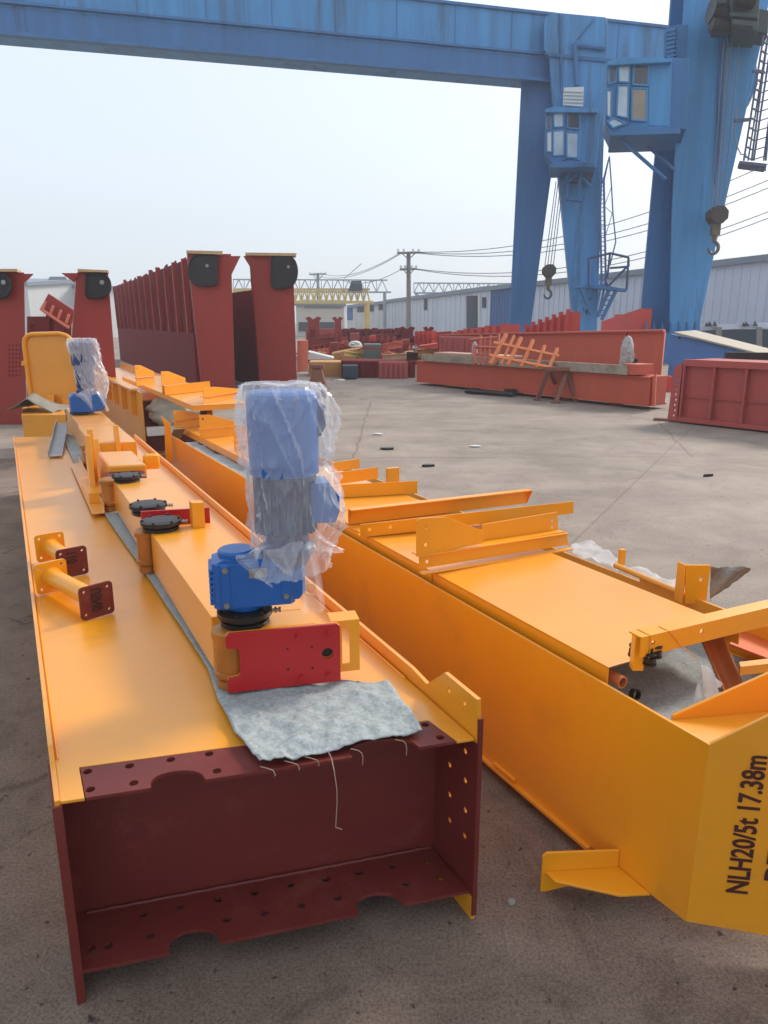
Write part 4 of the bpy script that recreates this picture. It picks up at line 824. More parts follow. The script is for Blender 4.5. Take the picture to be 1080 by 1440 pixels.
tD, YD = tall(366, 418, 545, 360, 352, 412, 12, 0, 'upright red girder right of the long ribbed one, with a round black wheel recess', (400, 382, 18, 23, 'L'), [((342, 360), (362, 360), (362, 392))], [(345, 355), (417, 356), (416, 360), (345, 359)], sidez=2.35)
# stencil marks on the leftmost one (illegible rows of strokes)
m_ = MB()
for r_ in range(4):
    for k in range(8):
        x = 12+r_*5+random.uniform(-.3, .3); y = 484+k*6; ppoly(m_, [(x, y), (x+2.2, y+.6), (x+2, y+random.uniform(2.5, 4)), (x-.2, y+3)], YA-.004, .006)
obj('stencil_mark', m_, OXDARK, tA)
# low items beside D
m_ = MB(); ppoly(m_, [(418, 479), (433, 479), (433, 520), (418, 524)], YD+.4, .5); one('salmon_box', m_, SALMON2, 'pale salmon box edge right beside the red girder with round black recess', 'steel box')
c = G(447, 558, 0); m_ = MB(); m_.add([c+V((-.26, -.2, 0)), c+V((.26, -.2, 0)), c+V((.26, .3, 0)), c+V((-.26, .3, 0)), c+V((-.09, -.08, .62)), c+V((.09, -.08, .62)), c+V((.09, .1, .62)), c+V((-.09, .1, .62))], [(3, 2, 1, 0), (4, 5, 6, 7), (0, 1, 5, 4), (1, 2, 6, 5), (2, 3, 7, 6), (3, 0, 4, 7)])
t = thing('trestle_stump', 'rusty tapered steel stand on the concrete behind the wrapped motor', 'steel stand', c); obj('leg_frame', m_, RUSTY, t, bevel=.02); m_ = MB(); m_.wbox(c+V((0, .0, .62)), .3, .22, .08); obj('cap', m_, RUSTY, t, bevel=.01)

# items between A and B
m_ = MB(); ppoly(m_, [(57, 433), (68, 413), (106, 438), (97, 460)], 16, .6); t = thing('tilted_frame', 'tilted red steel frame seen between the two leftmost upright girders', 'steel frame', G(80, 500, 0)); obj('panel_sheet', m_, OXIDE, t)
m_ = MB()
for k in range(4): m_.poly(pp([(60+k*11, 436+k*6), (64+k*11, 424+k*6)], 15.9), .03, 5)
m_.poly(pp([(57, 434), (97, 461)], 15.9), .035, 5); obj('rail', m_, SALMON2, t)
m_ = MB()
for a_, b_ in (((44, 455), (44, 590)), ((70, 440), (70, 590)), ((95, 458), (95, 590))): m_.poly(pp([a_, b_], 16.3), .08, 6)
obj('leg', m_, OXDARK, t)
m_ = MB(); ppoly(m_, [(38, 445), (90, 445), (96, 500), (96, 535), (38, 535)], 17.5, 1.2); one('red_crate', m_, OXDARK, 'dark red box in the gap behind the orange rounded panel', 'steel box')
0 and sack(YP(49, 440, 15.5)-UP*.0, .10, .1, .40, 12, GREYT, 'white wrapped machine part beside the tilted red frame')

# ================================================================ BLUE GANTRY CRANES
Y1 = 42.0
def crane_dir(Y0, X0, x): pass
bx = YP(852, 112, Y1); az = math.atan((4670-540)/1074.0); cd = V((math.sin(az), math.cos(az), 0)); cn = V((cd.y, -cd.x, 0))
t = thing('gantry_crane', 'blue gantry crane with a long girder across the sky and an inverted-V leg with ladder', 'gantry crane', YP(785, 500, Y1)-UP*YP(785, 500, Y1).z)
def at_line(x, off=0):   # point of the girder's front line at picture column x
    r = ray(x, 452); k = (bx+cn*off).dot(cn)/r.dot(cn); return V((r.x*k, r.y*k, 0))
zb_ = YP(745, 112, at_line(745).y).z; zt_ = YP(745, 17, at_line(745).y).z
a = at_line(-330); b = at_line(1000)
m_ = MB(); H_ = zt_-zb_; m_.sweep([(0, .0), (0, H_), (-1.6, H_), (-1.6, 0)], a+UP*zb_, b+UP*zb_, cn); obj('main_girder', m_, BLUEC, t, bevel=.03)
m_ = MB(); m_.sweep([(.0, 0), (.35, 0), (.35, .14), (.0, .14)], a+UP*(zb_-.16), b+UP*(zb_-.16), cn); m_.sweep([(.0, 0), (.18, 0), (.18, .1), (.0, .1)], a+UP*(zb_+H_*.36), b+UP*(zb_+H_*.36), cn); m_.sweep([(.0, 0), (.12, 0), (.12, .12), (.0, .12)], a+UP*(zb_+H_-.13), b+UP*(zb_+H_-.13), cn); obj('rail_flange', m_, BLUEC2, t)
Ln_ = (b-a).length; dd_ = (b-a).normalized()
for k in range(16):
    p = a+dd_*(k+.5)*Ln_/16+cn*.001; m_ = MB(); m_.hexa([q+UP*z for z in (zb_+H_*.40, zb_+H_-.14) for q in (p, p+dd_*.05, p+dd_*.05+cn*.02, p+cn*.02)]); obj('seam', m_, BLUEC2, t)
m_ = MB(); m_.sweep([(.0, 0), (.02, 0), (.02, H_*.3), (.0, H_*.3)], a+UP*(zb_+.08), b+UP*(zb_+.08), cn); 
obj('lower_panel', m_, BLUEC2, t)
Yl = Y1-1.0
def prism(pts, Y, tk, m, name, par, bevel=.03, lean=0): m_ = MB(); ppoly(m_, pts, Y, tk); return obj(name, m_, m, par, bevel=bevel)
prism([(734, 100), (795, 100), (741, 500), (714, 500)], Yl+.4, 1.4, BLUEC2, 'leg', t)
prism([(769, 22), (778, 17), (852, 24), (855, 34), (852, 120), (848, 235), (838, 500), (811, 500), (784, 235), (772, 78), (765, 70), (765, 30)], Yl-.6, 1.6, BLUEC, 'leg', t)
m_ = MB()
for (xa, ya, xb, yb) in ((766, 76, 852, 84), (788, 20, 790, 130), (770, 78, 852, 86)): m_.poly(pp([(xa, ya), (xb, yb)], Yl-.66), .06, 6)
m_.poly(pp([(852, 68), (808, 62), (812, 120)], Yl-.75), .12, 8); m_.poly(pp([(812, 55), (834, 28)], Yl-.66), .04, 6); obj('conduit', m_, BLUEC2, t)
def cab(par, Y, P, glass, label='x'):
    # P: dict of pixel outlines
    c = obj('cab', ppoly(MB(), P['front'], Y, 2.0), BLUEC, par, bevel=.03)
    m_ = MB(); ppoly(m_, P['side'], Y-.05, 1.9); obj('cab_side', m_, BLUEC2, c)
    for pts, mt in P['panes']:
        m_ = MB(); ppoly(m_, pts, Y-.09, .03); obj('window', m_, mt, c)
        m_ = MB(); m_.poly(pp(pts+[pts[0]], Y-.09), .035, 5); obj('window_frame', m_, BLUEC, c)
    m_ = MB(); ppoly(m_, P['roof'], Y-.3, 2.6); obj('cab_roof', m_, BLUEC, c, bevel=.02)
    m_ = MB(); ppoly(m_, P['floor'], Y-.3, 2.6); obj('cab_floor', m_, BLUEC2, c, bevel=.02)
cab(t, Yl-2.4, dict(front=[(796, 155), (818, 157), (816, 226), (796, 224)], side=[(768, 160), (796, 155), (796, 224), (778, 232), (766, 216)],
    panes=[([(798, 157), (815, 159), (815, 181), (798, 180)], GLASSD), ([(797, 186), (813, 187), (812, 222), (797, 221)], GLASSP), ([(778, 160), (792, 158), (792, 178), (779, 179)], GLASSP), ([(769, 186), (776, 184), (776, 214), (769, 213)], WHITE), ([(778, 184), (793, 183), (793, 218), (778, 219)], GLASSP), ([(768, 164), (775, 163), (775, 181), (768, 182)], GLASSD)],
    roof=[(767, 153), (780, 150), (840, 154), (840, 158), (767, 158)], floor=[(772, 231), (800, 225), (836, 229), (836, 235), (774, 236)]), None)
prism([(818, 156), (845, 158), (838, 236), (814, 232)], Yl-2.3, 1.7, BLUEC, 'cab_rear', t)
m_ = MB(); ppoly(m_, [(793, 123), (821, 122), (820, 150), (792, 148)], Yl-1.6, .8); ac = obj('condenser_unit', m_, WHITE, t, bevel=.02)
m_ = MB()
for k in range(4): m_.poly(pp([(793, 129+k*5), (820, 130+k*5)], Yl-1.63), .02, 4)
obj('louvre', m_, GREYT, ac)
# cab supports, platforms and ladder
m_ = MB(); Yk = Yl-1.4
for pts in ([(800, 238), (795, 280), (818, 283)], [(806, 238), (830, 262)], [(818, 240), (812, 275)], [(790, 262), (818, 240)]): m_.poly(pp(pts, Yk), .09, 5)
obj('cab_brace', m_, BLUEC2, t)
prism([(792, 240), (834, 243), (832, 256), (800, 254)], Yk, .7, mat('dark_machinery', srgb(62, 72, 92), .7), 'junction_box', t)
m_ = MB(); Yd = Yl-1.3
m_.poly(pp([(849, 250), (852, 395), (841, 445)], Yd), .055, 6); m_.poly(pp([(843, 252), (846, 395), (838, 440)], Yd), .055, 6)
for k in range(26): y = 256+k*6; m_.poly(pp([(843+k*.1, y), (849.2+k*.12, y)], Yd), .025, 4)
m_.poly(pp([(847, 258), (857, 220), (860, 262), (862, 300), (866, 340), (858, 372)], Yd), .035, 5); m_.poly(pp([(857, 220), (848, 262)], Yd), .03, 4); m_.poly(pp([(860, 262), (850, 290), (861, 300), (852, 330)], Yd), .02, 4)
obj('ladder', m_, BLUEC2, t)
m_ = MB()
for pts in ([(826, 364), (858, 356), (884, 362), (884, 375), (858, 377)], [(884, 362), (881, 408), (855, 403), (852, 396)], [(855, 403), (883, 374)], [(858, 356), (854, 392)], [(828, 364), (828, 404)]): m_.poly(pp(pts, Yd-.1), .06, 5)
obj('platform_rail', m_, mat('dark_blue_rail', srgb(50, 72, 112), .6), t)
m_ = MB(); ppoly(m_, [(833, 401), (882, 406), (881, 410), (832, 405)], Yd-.2, 1.2); obj('platform_floor', m_, BLUEC2, t)
m_ = MB()
for pts in ([(858, 404), (840, 446)], [(868, 405), (846, 450)], [(826, 430), (816, 404)], [(808, 404), (855, 402)]): m_.poly(pp(pts, Yd), .10, 5)
for k in range(6): m_.poly(pp([(858-k*3.2, 408+k*7), (866-k*3.4, 409+k*7)], Yd), .04, 4)
obj('lower_ladder', m_, BLUEC2, t)
m_ = MB(); prng = random.Random(3)
for k in range(14): x = 818+prng.uniform(-5, 12); y = prng.uniform(400, 440); ppoly(m_, [(x, y), (x+prng.uniform(1, 3), y+1), (x+1.5, y+prng.uniform(3, 9))], Yl-.615, .03)
obj('stain', m_, mat('dark_stain', srgb(44, 60, 88), .8), t)

def hook(x, ytop, ybox, yend, Y, s, label, xs, par_label):
    t = thing('crane_hook', label, 'crane hook', YP(x, yend, Y))
    k = Y/1074.0*s
    m_ = MB(); c = YP(x, ybox, Y)
    m_.plate([c+V((k*9*math.cos(math.radians(a)), -.3, k*9*math.sin(math.radians(a)))) for a in range(22, 382, 45)], [], V((0, .18, 0))); m_.plate([c+V((k*9*math.cos(math.radians(a)), .1, k*9*math.sin(math.radians(a)))) for a in range(22, 382, 45)], [], V((0, .18, 0)))
    m_.tube(c+V((0, -.12, 0)), c+V((0, .1, 0)), k*8, n=24); hb = obj('sheave_block', m_, mat('greasy_brown_block', srgb(72, 60, 56), .6, var=.3, scale=3), t, bevel=.01)
    m_ = MB(); m_.wbox(c-UP*k*19, k*8, k*7, k*12); m_.tube(c-UP*k*19, c-UP*k*25, k*2.4, n=12); obj('swivel', m_, mat('greasy_yellow_block', srgb(104, 92, 74), .6, var=.25, scale=3), t, bevel=.01)
    m_ = MB(); pts = [c-UP*k*24]; hc = c-UP*k*31
    for a in range(60, -200, -20): pts.append(hc+V((k*5*math.cos(math.radians(a)), 0, k*5.6*math.sin(math.radians(a)))))
    for i, (p, q) in enumerate(zip(pts[:-1], pts[1:])): m_.tube(p, q, k*(1.9-.08*max(0, i-4)), k*(1.9-.08*max(0, i-3)), 8)
    obj('hook', m_, mat('dull_hook_steel', srgb(96, 98, 104), .5, metal=.4), t, smooth=True)
    m_ = MB()
    for xa, xb in xs: m_.poly(pp([(xa, ytop), (xb, ybox-6)], Y), .022, 5)
    obj('rope', m_, WIRE, t)
    return t
hook(772, 255, 381, 420, 40, 1, 'smaller hook hanging between the legs of the inverted-V blue leg', [(782, 766), (785, 770), (789, 774), (792, 778)], '')
Y2 = 30.0
t = thing('gantry_crane', 'nearer blue gantry crane at the right edge, wide leg with a large glazed cab', 'gantry crane', YP(945, 500, Y2)*1-UP*YP(945, 500, Y2).z)
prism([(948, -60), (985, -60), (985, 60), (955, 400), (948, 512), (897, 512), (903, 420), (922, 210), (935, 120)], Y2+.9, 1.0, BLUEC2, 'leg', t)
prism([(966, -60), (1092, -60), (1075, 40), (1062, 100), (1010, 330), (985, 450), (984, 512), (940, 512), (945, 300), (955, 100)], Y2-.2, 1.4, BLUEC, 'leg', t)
m_ = MB()
for k in range(7): m_.sweep([(0, 0), (.10, 0), (.0, .4)], YP(906+k*11.5, 467, Y2-.21), YP(906+k*11.5, 467, Y2-.15)-V((0, .12, 0)), V((1, 0, 0)))
obj('base_gusset', m_, BLUEC2, t)
m_ = MB(); ppoly(m_, [(893, 468), (992, 468), (992, 512), (893, 512)], Y2-.5, 3.2); obj('base_plate', m_, BLUEC2, t)
m_ = MB(); m_.poly(pp([(1022, 30), (1010, 230)], Y2-.25), .03, 4); m_.poly(pp([(1016, 30), (1005, 260)], Y2-.25), .03, 4); m_.poly(pp([(1012, 20), (1009, 240)], Y2-.28), .02, 4); obj('seam', m_, BLUEC2, t)
Yc = Y2-2.6
P = dict(front=[(887, 86), (945, 86), (942, 180), (884, 178)], side=[(855, 92), (887, 86), (884, 178), (860, 190), (851, 172)],
  panes=[([(891, 90), (912, 91), (911, 120), (890, 119)], GLASSD), ([(889, 124), (910, 125), (909, 170), (888, 169)], CURT), ([(869, 92), (886, 90), (885, 116), (870, 115)], GLASSP), ([(869, 120), (884, 120), (883, 166), (867, 163)], GLASSP), ([(856, 95), (867, 93), (866, 115), (856, 118)], GLASSD), ([(853, 125), (860, 128), (859, 166), (853, 162)], WHITE), ([(854, 171), (864, 166), (880, 174), (862, 180)], GLASSP)],
  roof=[(854, 86), (880, 80), (945, 82), (945, 87), (854, 92)], floor=[(857, 190), (884, 177), (957, 180), (957, 188), (860, 191)])
cab(t, Yc, P, None)
prism([(912, 88), (942, 88), (940, 178), (911, 177)], Yc-.02, .4, BLUEC, 'cab_door', t)
prism([(940, 80), (970, 82), (965, 182), (938, 180)], Yc+.4, 2.2, BLUEC2, 'cab_rear', t)
m_ = MB(); m_.poly(pp([(854, 180), (936, 252)], Yc+.2), .06, 6); obj('cab_brace', m_, BLUEC2, t); m_ = MB(); m_.poly(pp([(885, 184), (950, 240)], Yc+1.5), .05, 6); obj('cab_brace', m_, BLUEC2, t)
prism([(936, 38), (951, 36), (948, 82), (935, 80)], Y2-.6, .8, BLUEC2, 'ladder_box', t)
m_ = MB()
for k in range(7): m_.poly(pp([(937, 44+k*6), (950, 41+k*6)], Y2-.65), .03, 4)
obj('rung', m_, BLUEC, t)
prism([(951, 34), (968, 34), (964, 82), (950, 80)], Y2-.5, .8, BLUEC2, 'electric_box', t)
m_ = MB(); DM = mat('dark_green_machinery', srgb(62, 72, 70), .6, var=.3, scale=2, bump=.2)
ppoly(m_, [(1024, -20), (1070, -20), (1066, 44), (1030, 42)], Y2-2.2, 1.6); ppoly(m_, [(1005, 8), (1026, 6), (1026, 40), (1002, 38)], Y2-1.9, 1.0); ppoly(m_, [(1026, 16), (1068, 20), (1066, 26), (1026, 22)], Y2-2.4, .2); ppoly(m_, [(1060, 10), (1082, 14), (1080, 48), (1058, 44)], Y2-1.8, 1.2)
ppoly(m_, [(1030, 26), (1062, 30), (1060, 38), (1030, 34)], Y2-2.6, .3); ppoly(m_, [(1008, -8), (1022, -8), (1022, 4), (1008, 5)], Y2-2.3, .6); obj('hoist_machinery', m_, DM, t, bevel=.04)
m_ = MB(); m_.tube(YP(1000, 12, Y2-1.6), YP(1012, 14, Y2-1.6), .45, n=20); m_.tube(YP(1000, 34, Y2-1.8), YP(1030, 36, Y2-1.8), .25, n=16); m_.tube(YP(1036, -4, Y2-2.4), YP(1060, -2, Y2-2.4), .3, n=16); obj('hoist_drum', m_, BLACK, t)
prism([(1048, 78), (1062, 60), (1066, 118), (1056, 138), (1042, 136)], Y2+.2, 1.2, BLUEC, 'side_panel', t)
hook(1008, 60, 303, 357, 29, 1.35, 'larger hook with a round block hanging right of the nearer blue leg', [(1024, 1006), (1029, 1010), (1040, 1016), (1018, 1000)], '')
# hanging lattice ladder cage
t = thing('lattice_ladder', 'lattice ladder cage hanging at the upper right edge', 'ladder', YP(1062, 235, 27))
m_ = MB(); Yh = 27
for xa, xb in ((1074, 1046), (1080, 1057), (1086, 1060), (1094, 1077)): m_.poly(pp([(xa, 50), (xb, 226)], Yh), .035, 5)
for xa, xb in ((1080, 1052), (1096, 1074)): m_.poly(pp([(xa, 50), (xb, 226)], Yh+.7), .03, 5)
obj('rail', m_, mat('dark_lattice_steel', srgb(82, 88, 112), .6), t)
m_ = MB()
for k in range(13):
    y = 58+k*13.5; f = (y-50)/176; m_.poly(pp([(1074-28*f, y), (1080-23*f, y+5), (1094-17*f, y-1)], Yh), .025, 4); m_.poly([YP(1074-28*f, y, Yh), YP(1080-28*f, y, Yh+.7)], .022, 4); m_.poly([YP(1094-17*f, y, Yh), YP(1096-22*f, y, Yh+.7)], .022, 4)
obj('rung', m_, MATS['dark_lattice_steel'], t)
m_ = MB(); ppoly(m_, [(1040, 226), (1078, 230), (1078, 235), (1040, 230)], Yh-.1, .9); obj('foot_plate', m_, MATS['dark_lattice_steel'], t)
for x in (1058, 1066, 1074):
    m_ = MB(); m_.poly(pp([(x, 232), (x, 236), (x-3, 240)], Yh), .03, 4); m_.poly(pp([(x, 236), (x+3, 240)], Yh), .03, 4); obj('claw', m_, MATS['dark_lattice_steel'], t)
m_ = MB(); m_.poly(pp([(1058, 100), (1075, 102)], Yh), .05, 4); m_.poly(pp([(1033, 170), (1056, 168)], Yh), .07, 4); obj('bracket', m_, MATS['dark_lattice_steel'], t)
m_ = MB(); pts = [(1037, 150), (1034, 172), (1033, 190), (1036, 205), (1042, 217), (1050, 218)]; m_.poly(pp(pts, Yh), .02, 5); obj('cable', m_, WIRE, t)

# ================================================================ MIDDLE DISTANCE, RIGHT
# back beam
def deep(pts_near, name): pass
def beam3d(xa, ya, xb, yb, h, w, prof='I', cap=.12):
    a = G(xa, ya, 0); b = G(xb, yb, 0); d = (b-a).normalized(); n = V((d.y, -d.x, 0)); return a, b, d, n
def strut_beam(t, a, b, z0, z1, w, m, flange=.0):
    d = (b-a); d.z = 0; d.normalize(); s = V((d.y, -d.x, 0)); m_ = MB()
    m_.sweep([(0, z0), (w, z0), (w, z1), (0, z1)], V((a.x, a.y, 0)), V((b.x, b.y, 0)), s); obj('web', m_, m, t)
    if flange:
        m_ = MB(); m_.sweep([(-flange, z1), (w+flange, z1), (w+flange, z1+.03), (-flange, z1+.03)], V((a.x, a.y, 0)), V((b.x, b.y, 0)), s); obj('flange', m_, m, t)
        m_ = MB(); m_.sweep([(-flange, z0-.03), (w+flange, z0-.03), (w+flange, z0), (-flange, z0)], V((a.x, a.y, 0)), V((b.x, b.y, 0)), s); obj('flange', m_, m, t)
    return d, s
a = G(905, 563, 0); b = G(620, 515, 0)
ya_ = 17.0; A0 = YP(930, 500, ya_); A0.z = 0; zt = YP(930, 466, ya_).z
B0 = YP(616, 500, 25.5); B0.z = 0
t = thing('red_beam', 'tall long salmon-red beam behind the low one, with the wrapped bundle in front', 'steel beam', (A0+B0)/2)
m_ = MB(); ztb = YP(616, 472, 25.5).z; nrm = V((.45, 1, 0)).normalized()
m_.hexa([A0, B0, B0+nrm*.5, A0+nrm*.5, A0+UP*zt, B0+UP*ztb, B0+nrm*.5+UP*ztb, A0+nrm*.5+UP*zt]); obj('web', m_, SALMON, t)
m_ = MB(); m_.hexa([A0+UP*zt-nrm*.12, B0+UP*ztb-nrm*.12, B0+nrm*.6+UP*ztb, A0+nrm*.6+UP*zt, A0+UP*(zt+.04)-nrm*.12, B0+UP*(ztb+.04)-nrm*.12, B0+nrm*.6+UP*(ztb+.04), A0+nrm*.6+UP*(zt+.04)]); obj('flange', m_, SALMON, t)
m_ = MB(); e = (A0-B0).normalized(); 
for k, f in enumerate((0.0, .12, .95, 1)): p = A0*(1-f)+B0*f-nrm*.10; m_.hexa([p, p+e*.04, p+e*.04+nrm*.1, p+nrm*.1]+[q+UP*(zt*(1-f)+ztb*f) for q in (p, p+e*.04, p+e*.04+nrm*.1, p+nrm*.1)])
obj('stiffener', m_, SALMON, t)
m_ = MB(); p = A0+e*.02; m_.hexa([p+nrm*-.1, p+e*.03-nrm*.1, p+e*.03+nrm*.2, p+nrm*.2]+[q+UP*(zt-.0) for q in (p+nrm*-.1, p+e*.03-nrm*.1, p+e*.03+nrm*.2, p+nrm*.2)]); obj('end_plate', m_, SALMON2, t)
# low front beam
a = G(912, 569, .10); b = G(586, 535, .10); a.z = b.z = 0
zt = .62
t = thing('red_beam', 'low long salmon-red beam on the concrete behind the sawhorse, topped with grey planks', 'steel beam', (a+b)/2)
d, s = strut_beam(t, a, b, .10, .58, .5, SALMON, .05)
m_ = MB(); q = a-(b-a).normalized()*.06; rr = V((.55, .83, 0)).normalized()
e0 = YP(905, 532, 14.2); e0.z = 0
m_.hexa([G(903, 566, .08), G(921, 572, .08), G(921, 572, .08)+V((.02, .03, 0)), G(903, 566, .08)+V((.02, .03, 0)), onpl(903, 536, G(903, 566, .08), V((0, 1, 0))), onpl(923, 526, G(921, 572, .08), V((0, 1, 0))), onpl(923, 526, G(921, 572, .08), V((0, 1, 0)))+V((.02, .03, 0)), onpl(903, 536, G(903, 566, .08), V((0, 1, 0)))+V((.02, .03, 0))]); obj('end_plate', m_, SALMON2, t)
m_ = MB()
for f in (.12, .3, .5, .7, .88): p = a*(1-f)+b*f+s*.15; m_.wbox(V((p.x, p.y, 0)), .2, .25, .068)
obj('packer', m_, RUSTY, t)
a2 = a+(b-a)*.06; b2 = a+(b-a)*.95
m_ = MB(); m_.sweep([(-.14, .625), (.45, .625), (.45, .66), (-.06, .66), (-.06, .8), (-.14, .8)], V((a2.x, a2.y, 0)), V((b2.x, b2.y, 0)), s); one('long_grey_plank', m_, WOOD, 'long weathered grey plank beam lying on the low red beam', 'plank')
m_ = MB(); q = a2-d*.05; m_.wbox(V((q.x, q.y, .63))+s*.1, .45, .35, .2, .5); one('end_block', m_, SALMON, 'small orange-red block at the near end of the grey planks', 'steel block', bevel=.01)
m_ = MB(); b3 = a+(b-a)*.90; m_.sweep([(.0, .81), (.5, .81), (.5, .85), (.0, .85)], V((b3.x, b3.y, 0)), V((b3.x, b3.y, 0))-d*(-.0)+(a-b).normalized()*2.6, s); one('pale_board', m_, mat('pale_pink_board', srgb(198, 158, 140), .7), 'pale pinkish board lying at the far end of the grey planks', 'board')
# orange lattice frames leaning
Yf = 17.0
def lattice(pts_lines, Y, label, lean=.8, m=None, base=(720, 530)):
    m_ = MB(); Mv = lambda x, y: YP(x, y, Y+(y-490)*-.012)
    for (x0, y0, x1, y1, r) in pts_lines: m_.tube(Mv(x0, y0), Mv(x1, y1), r, n=4, a0=.78)
    return one('steel_lattice', m_, m or mat('orange_red_frame', srgb(212, 120, 68), .55), label, 'steel frame')
lattice([(712, 470, 690, 512, .045), (733, 475, 714, 514, .045), (750, 478, 733, 516, .04), (784, 490, 772, 518, .04), (766, 486, 755, 517, .035), (694, 482, 786, 501, .04), (688, 500, 778, 518, .04), (723, 472, 705, 512, .03)], 15.8, 'leaning orange lattice frame on the planks left of the sawhorse')
lattice([(667, 486, 669, 512, .04), (676, 472, 676, 512, .03), (690, 472, 688, 512, .03), (702, 470, 698, 512, .03), (668, 488, 700, 489, .04), (668, 498, 700, 499, .025), (660, 478, 700, 474, .03), (682, 474, 682, 512, .025)], 17.2, 'upright reddish lattice frame behind the leaning one', m=mat('brown_red_frame', srgb(178, 84, 62), .6))
sack(YP(880, 515, 14.9)-UP*.06, .13, .13, .66, 21, mat('grey_white_wrap', srgb(160, 156, 154), .45, var=.4, scale=16, bump=.6, bscale=24), 'tall grey-white wrapped bundle standing on the near end of the grey planks', amp=.4)
sack(YP(667, 510, 18)-UP*.0, .07, .07, .5, 8, MATS['grey_white_wrap'], 'thin white wrapped item at the left end of the lattice frames', amp=.4)
m_ = MB(); ppoly(m_, [(886, 500), (897, 505), (897, 516), (886, 516)], 15.2, .2); one('dark_motor', m_, BLACK, 'small dark part beside the tall wrapped bundle', 'machine part')
# sawhorse
sx, sy = [], []
c1 = G(779, 561, 0); c0 = G(757, 562, 0)
t = thing('sawhorse', 'rusty steel sawhorse standing on the concrete before the low red beam', 'sawhorse', (G(757, 562, 0)+G(808, 565, 0))/2)
top0 = YP(768, 519, 15.5); top1 = YP(803, 520, 15.3)
m_ = MB(); m_.sweep([(-.09, -.03), (.09, -.03), (.09, .05), (-.09, .05)], top0-V((.05, 0, 0)), top1+V((.06, 0, 0)), V((0, 1, 0))); obj('top_rail', m_, RUSTY, t, bevel=.006)
feet = [(754, 561), (780, 567), (779, 561), (810, 566)]
for (fx, fy), tp, w_ in (((755, 563), (771, 522), 0), ((789, 559), (773, 522), 1), ((781, 567), (797, 522), 0), ((810, 565), (797, 522), 1)):
    p = G(fx, fy, 0); q = YP(tp[0], tp[1], 15.4); m_ = MB(); m_.sweep([(-.04, -.04), (.04, -.04), (.04, .04), (-.04, .04)], p, q, V((1, 0, 0)), V((0, 1, 0))); obj('leg', m_, RUSTY, t); m_ = MB(); m_.wbox(p, .14, .16, .03); obj('foot', m_, RUSTY, t)
# thin rods on the ground and timber
m_ = MB(); m_.tube(G(655, 550, .06), G(722, 555, .06), .05, n=8); m_.wbox(G(718, 556, 0), .25, .25, .14); one('ground_rod', m_, BLACK, 'dark rod lying on the concrete below the low red beam', 'rod')
# right ribbed red panel
a = G(941, 588, .06); b = G(1080, 603, .06); a.z = b.z = 0; d = (b-a).normalized(); b = a+d*3.2; s = V((-d.y, d.x, 0))
zt = YP(960, 506, a.y-.1).z
t = thing('ribbed_box', 'maroon-red ribbed steel box with a drilled end, at the right frame edge', 'steel box', (a+b)/2)
a_ = a+d*.18
m_ = MB(); m_.sweep([(.05, .06), (.9, .06), (.9, zt), (.05, zt)], a_, b, s); obj('web', m_, OXMAR, t)
m_ = MB(); m_.sweep([(-.04, zt-.09), (.05, zt-.09), (.05, zt+.01), (-.04, zt+.01)], a_, b, s); m_.sweep([(-.04, .03), (.049, .03), (.049, .1), (-.04, .1)], a, b, s); m_.sweep([(.02, .42), (.049, .42), (.049, .44), (.02, .44)], a_, b, s); obj('flange', m_, OXMAR, t)
for k in range(7): m_ = MB(); q = a_+d*(.02+k*.5); m_.wbox(q+UP*.105, .03, .09, zt-.2, math.atan2(d.y, d.x)); m_.v = [p+s*.0 for p in m_.v]; obj('rib', m_, OXMAR, t)
zq = zt-.05; m_ = MB(); 
m_.plate([a+UP*.04-s*.05, a+d*.16+UP*.04-s*.05, a+d*.17+UP*zq-s*.05, a+d*.03+UP*(zq-.06)-s*.05], [circ(a+d*(.10+.012*(k % 2))+UP*(.12+k*.085)-s*.05, .018, d, UP, 8) for k in range(8)], s*.02); m_.sweep([(0, 0.04), (.9, .04), (.9, zq), (0, zq)], a+d*.12, a+d*.14, s); obj('end_plate', m_, OXMAR, t)
m_ = MB(); m_.wbox(G(965, 592, 0)-V((0.1, .1, 0)), .9, .12, .04, -.5); obj('skid', m_, RUSTY, t)
# timber with cut-outs on top
m_ = MB(); p = YP(1022, 504, 12.6); q = V((p.x+1.2, p.y-.8, p.z)); m_.sweep([(0, 0), (.1, 0), (.1, .12), (0, .12)], p+V((0, 0, -.02)), q, V((0, 1, 0))); one('slotted_rail', m_, BLACK, 'dark slotted rail lying on the ribbed red box', 'rail')
# blue plate block with pale sloping top
t = thing('blue_end_block', 'blue steel plate block with a pale sloping top edge, behind the ribbed red box', 'crane part', G(1000, 540, 0))
Yb = 18.5
m_ = MB(); ppoly(m_, [(944, 470), (1100, 505), (1100, 560), (936, 560)], Yb, .6); obj('plate', m_, mat('blue_block_paint', srgb(68, 108, 165), .5, var=.1, scale=1), t)
m_ = MB(); m_.plate([YP(948, 469, Yb-.1), YP(1100, 507, Yb-.1), YP(1100, 497, Yb+.9), YP(978, 466.5, Yb+.9)], [], UP*.04); obj('top_plate', m_, mat('pale_dusty_plate', srgb(158, 148, 130), .7, var=.2, scale=2), t)
m_ = MB(); c = YP(956, 475, Yb-.02); m_.tube(c, c+V((0, .03, 0)), .03, n=10); obj('bolt_hole', m_, BLACK, t)
m_ = MB(); ppoly(m_, [(930, 530), (945, 530), (945, 570), (930, 560)], 17.5, .5); obj('packer', m_, OXBRIGHT, t)

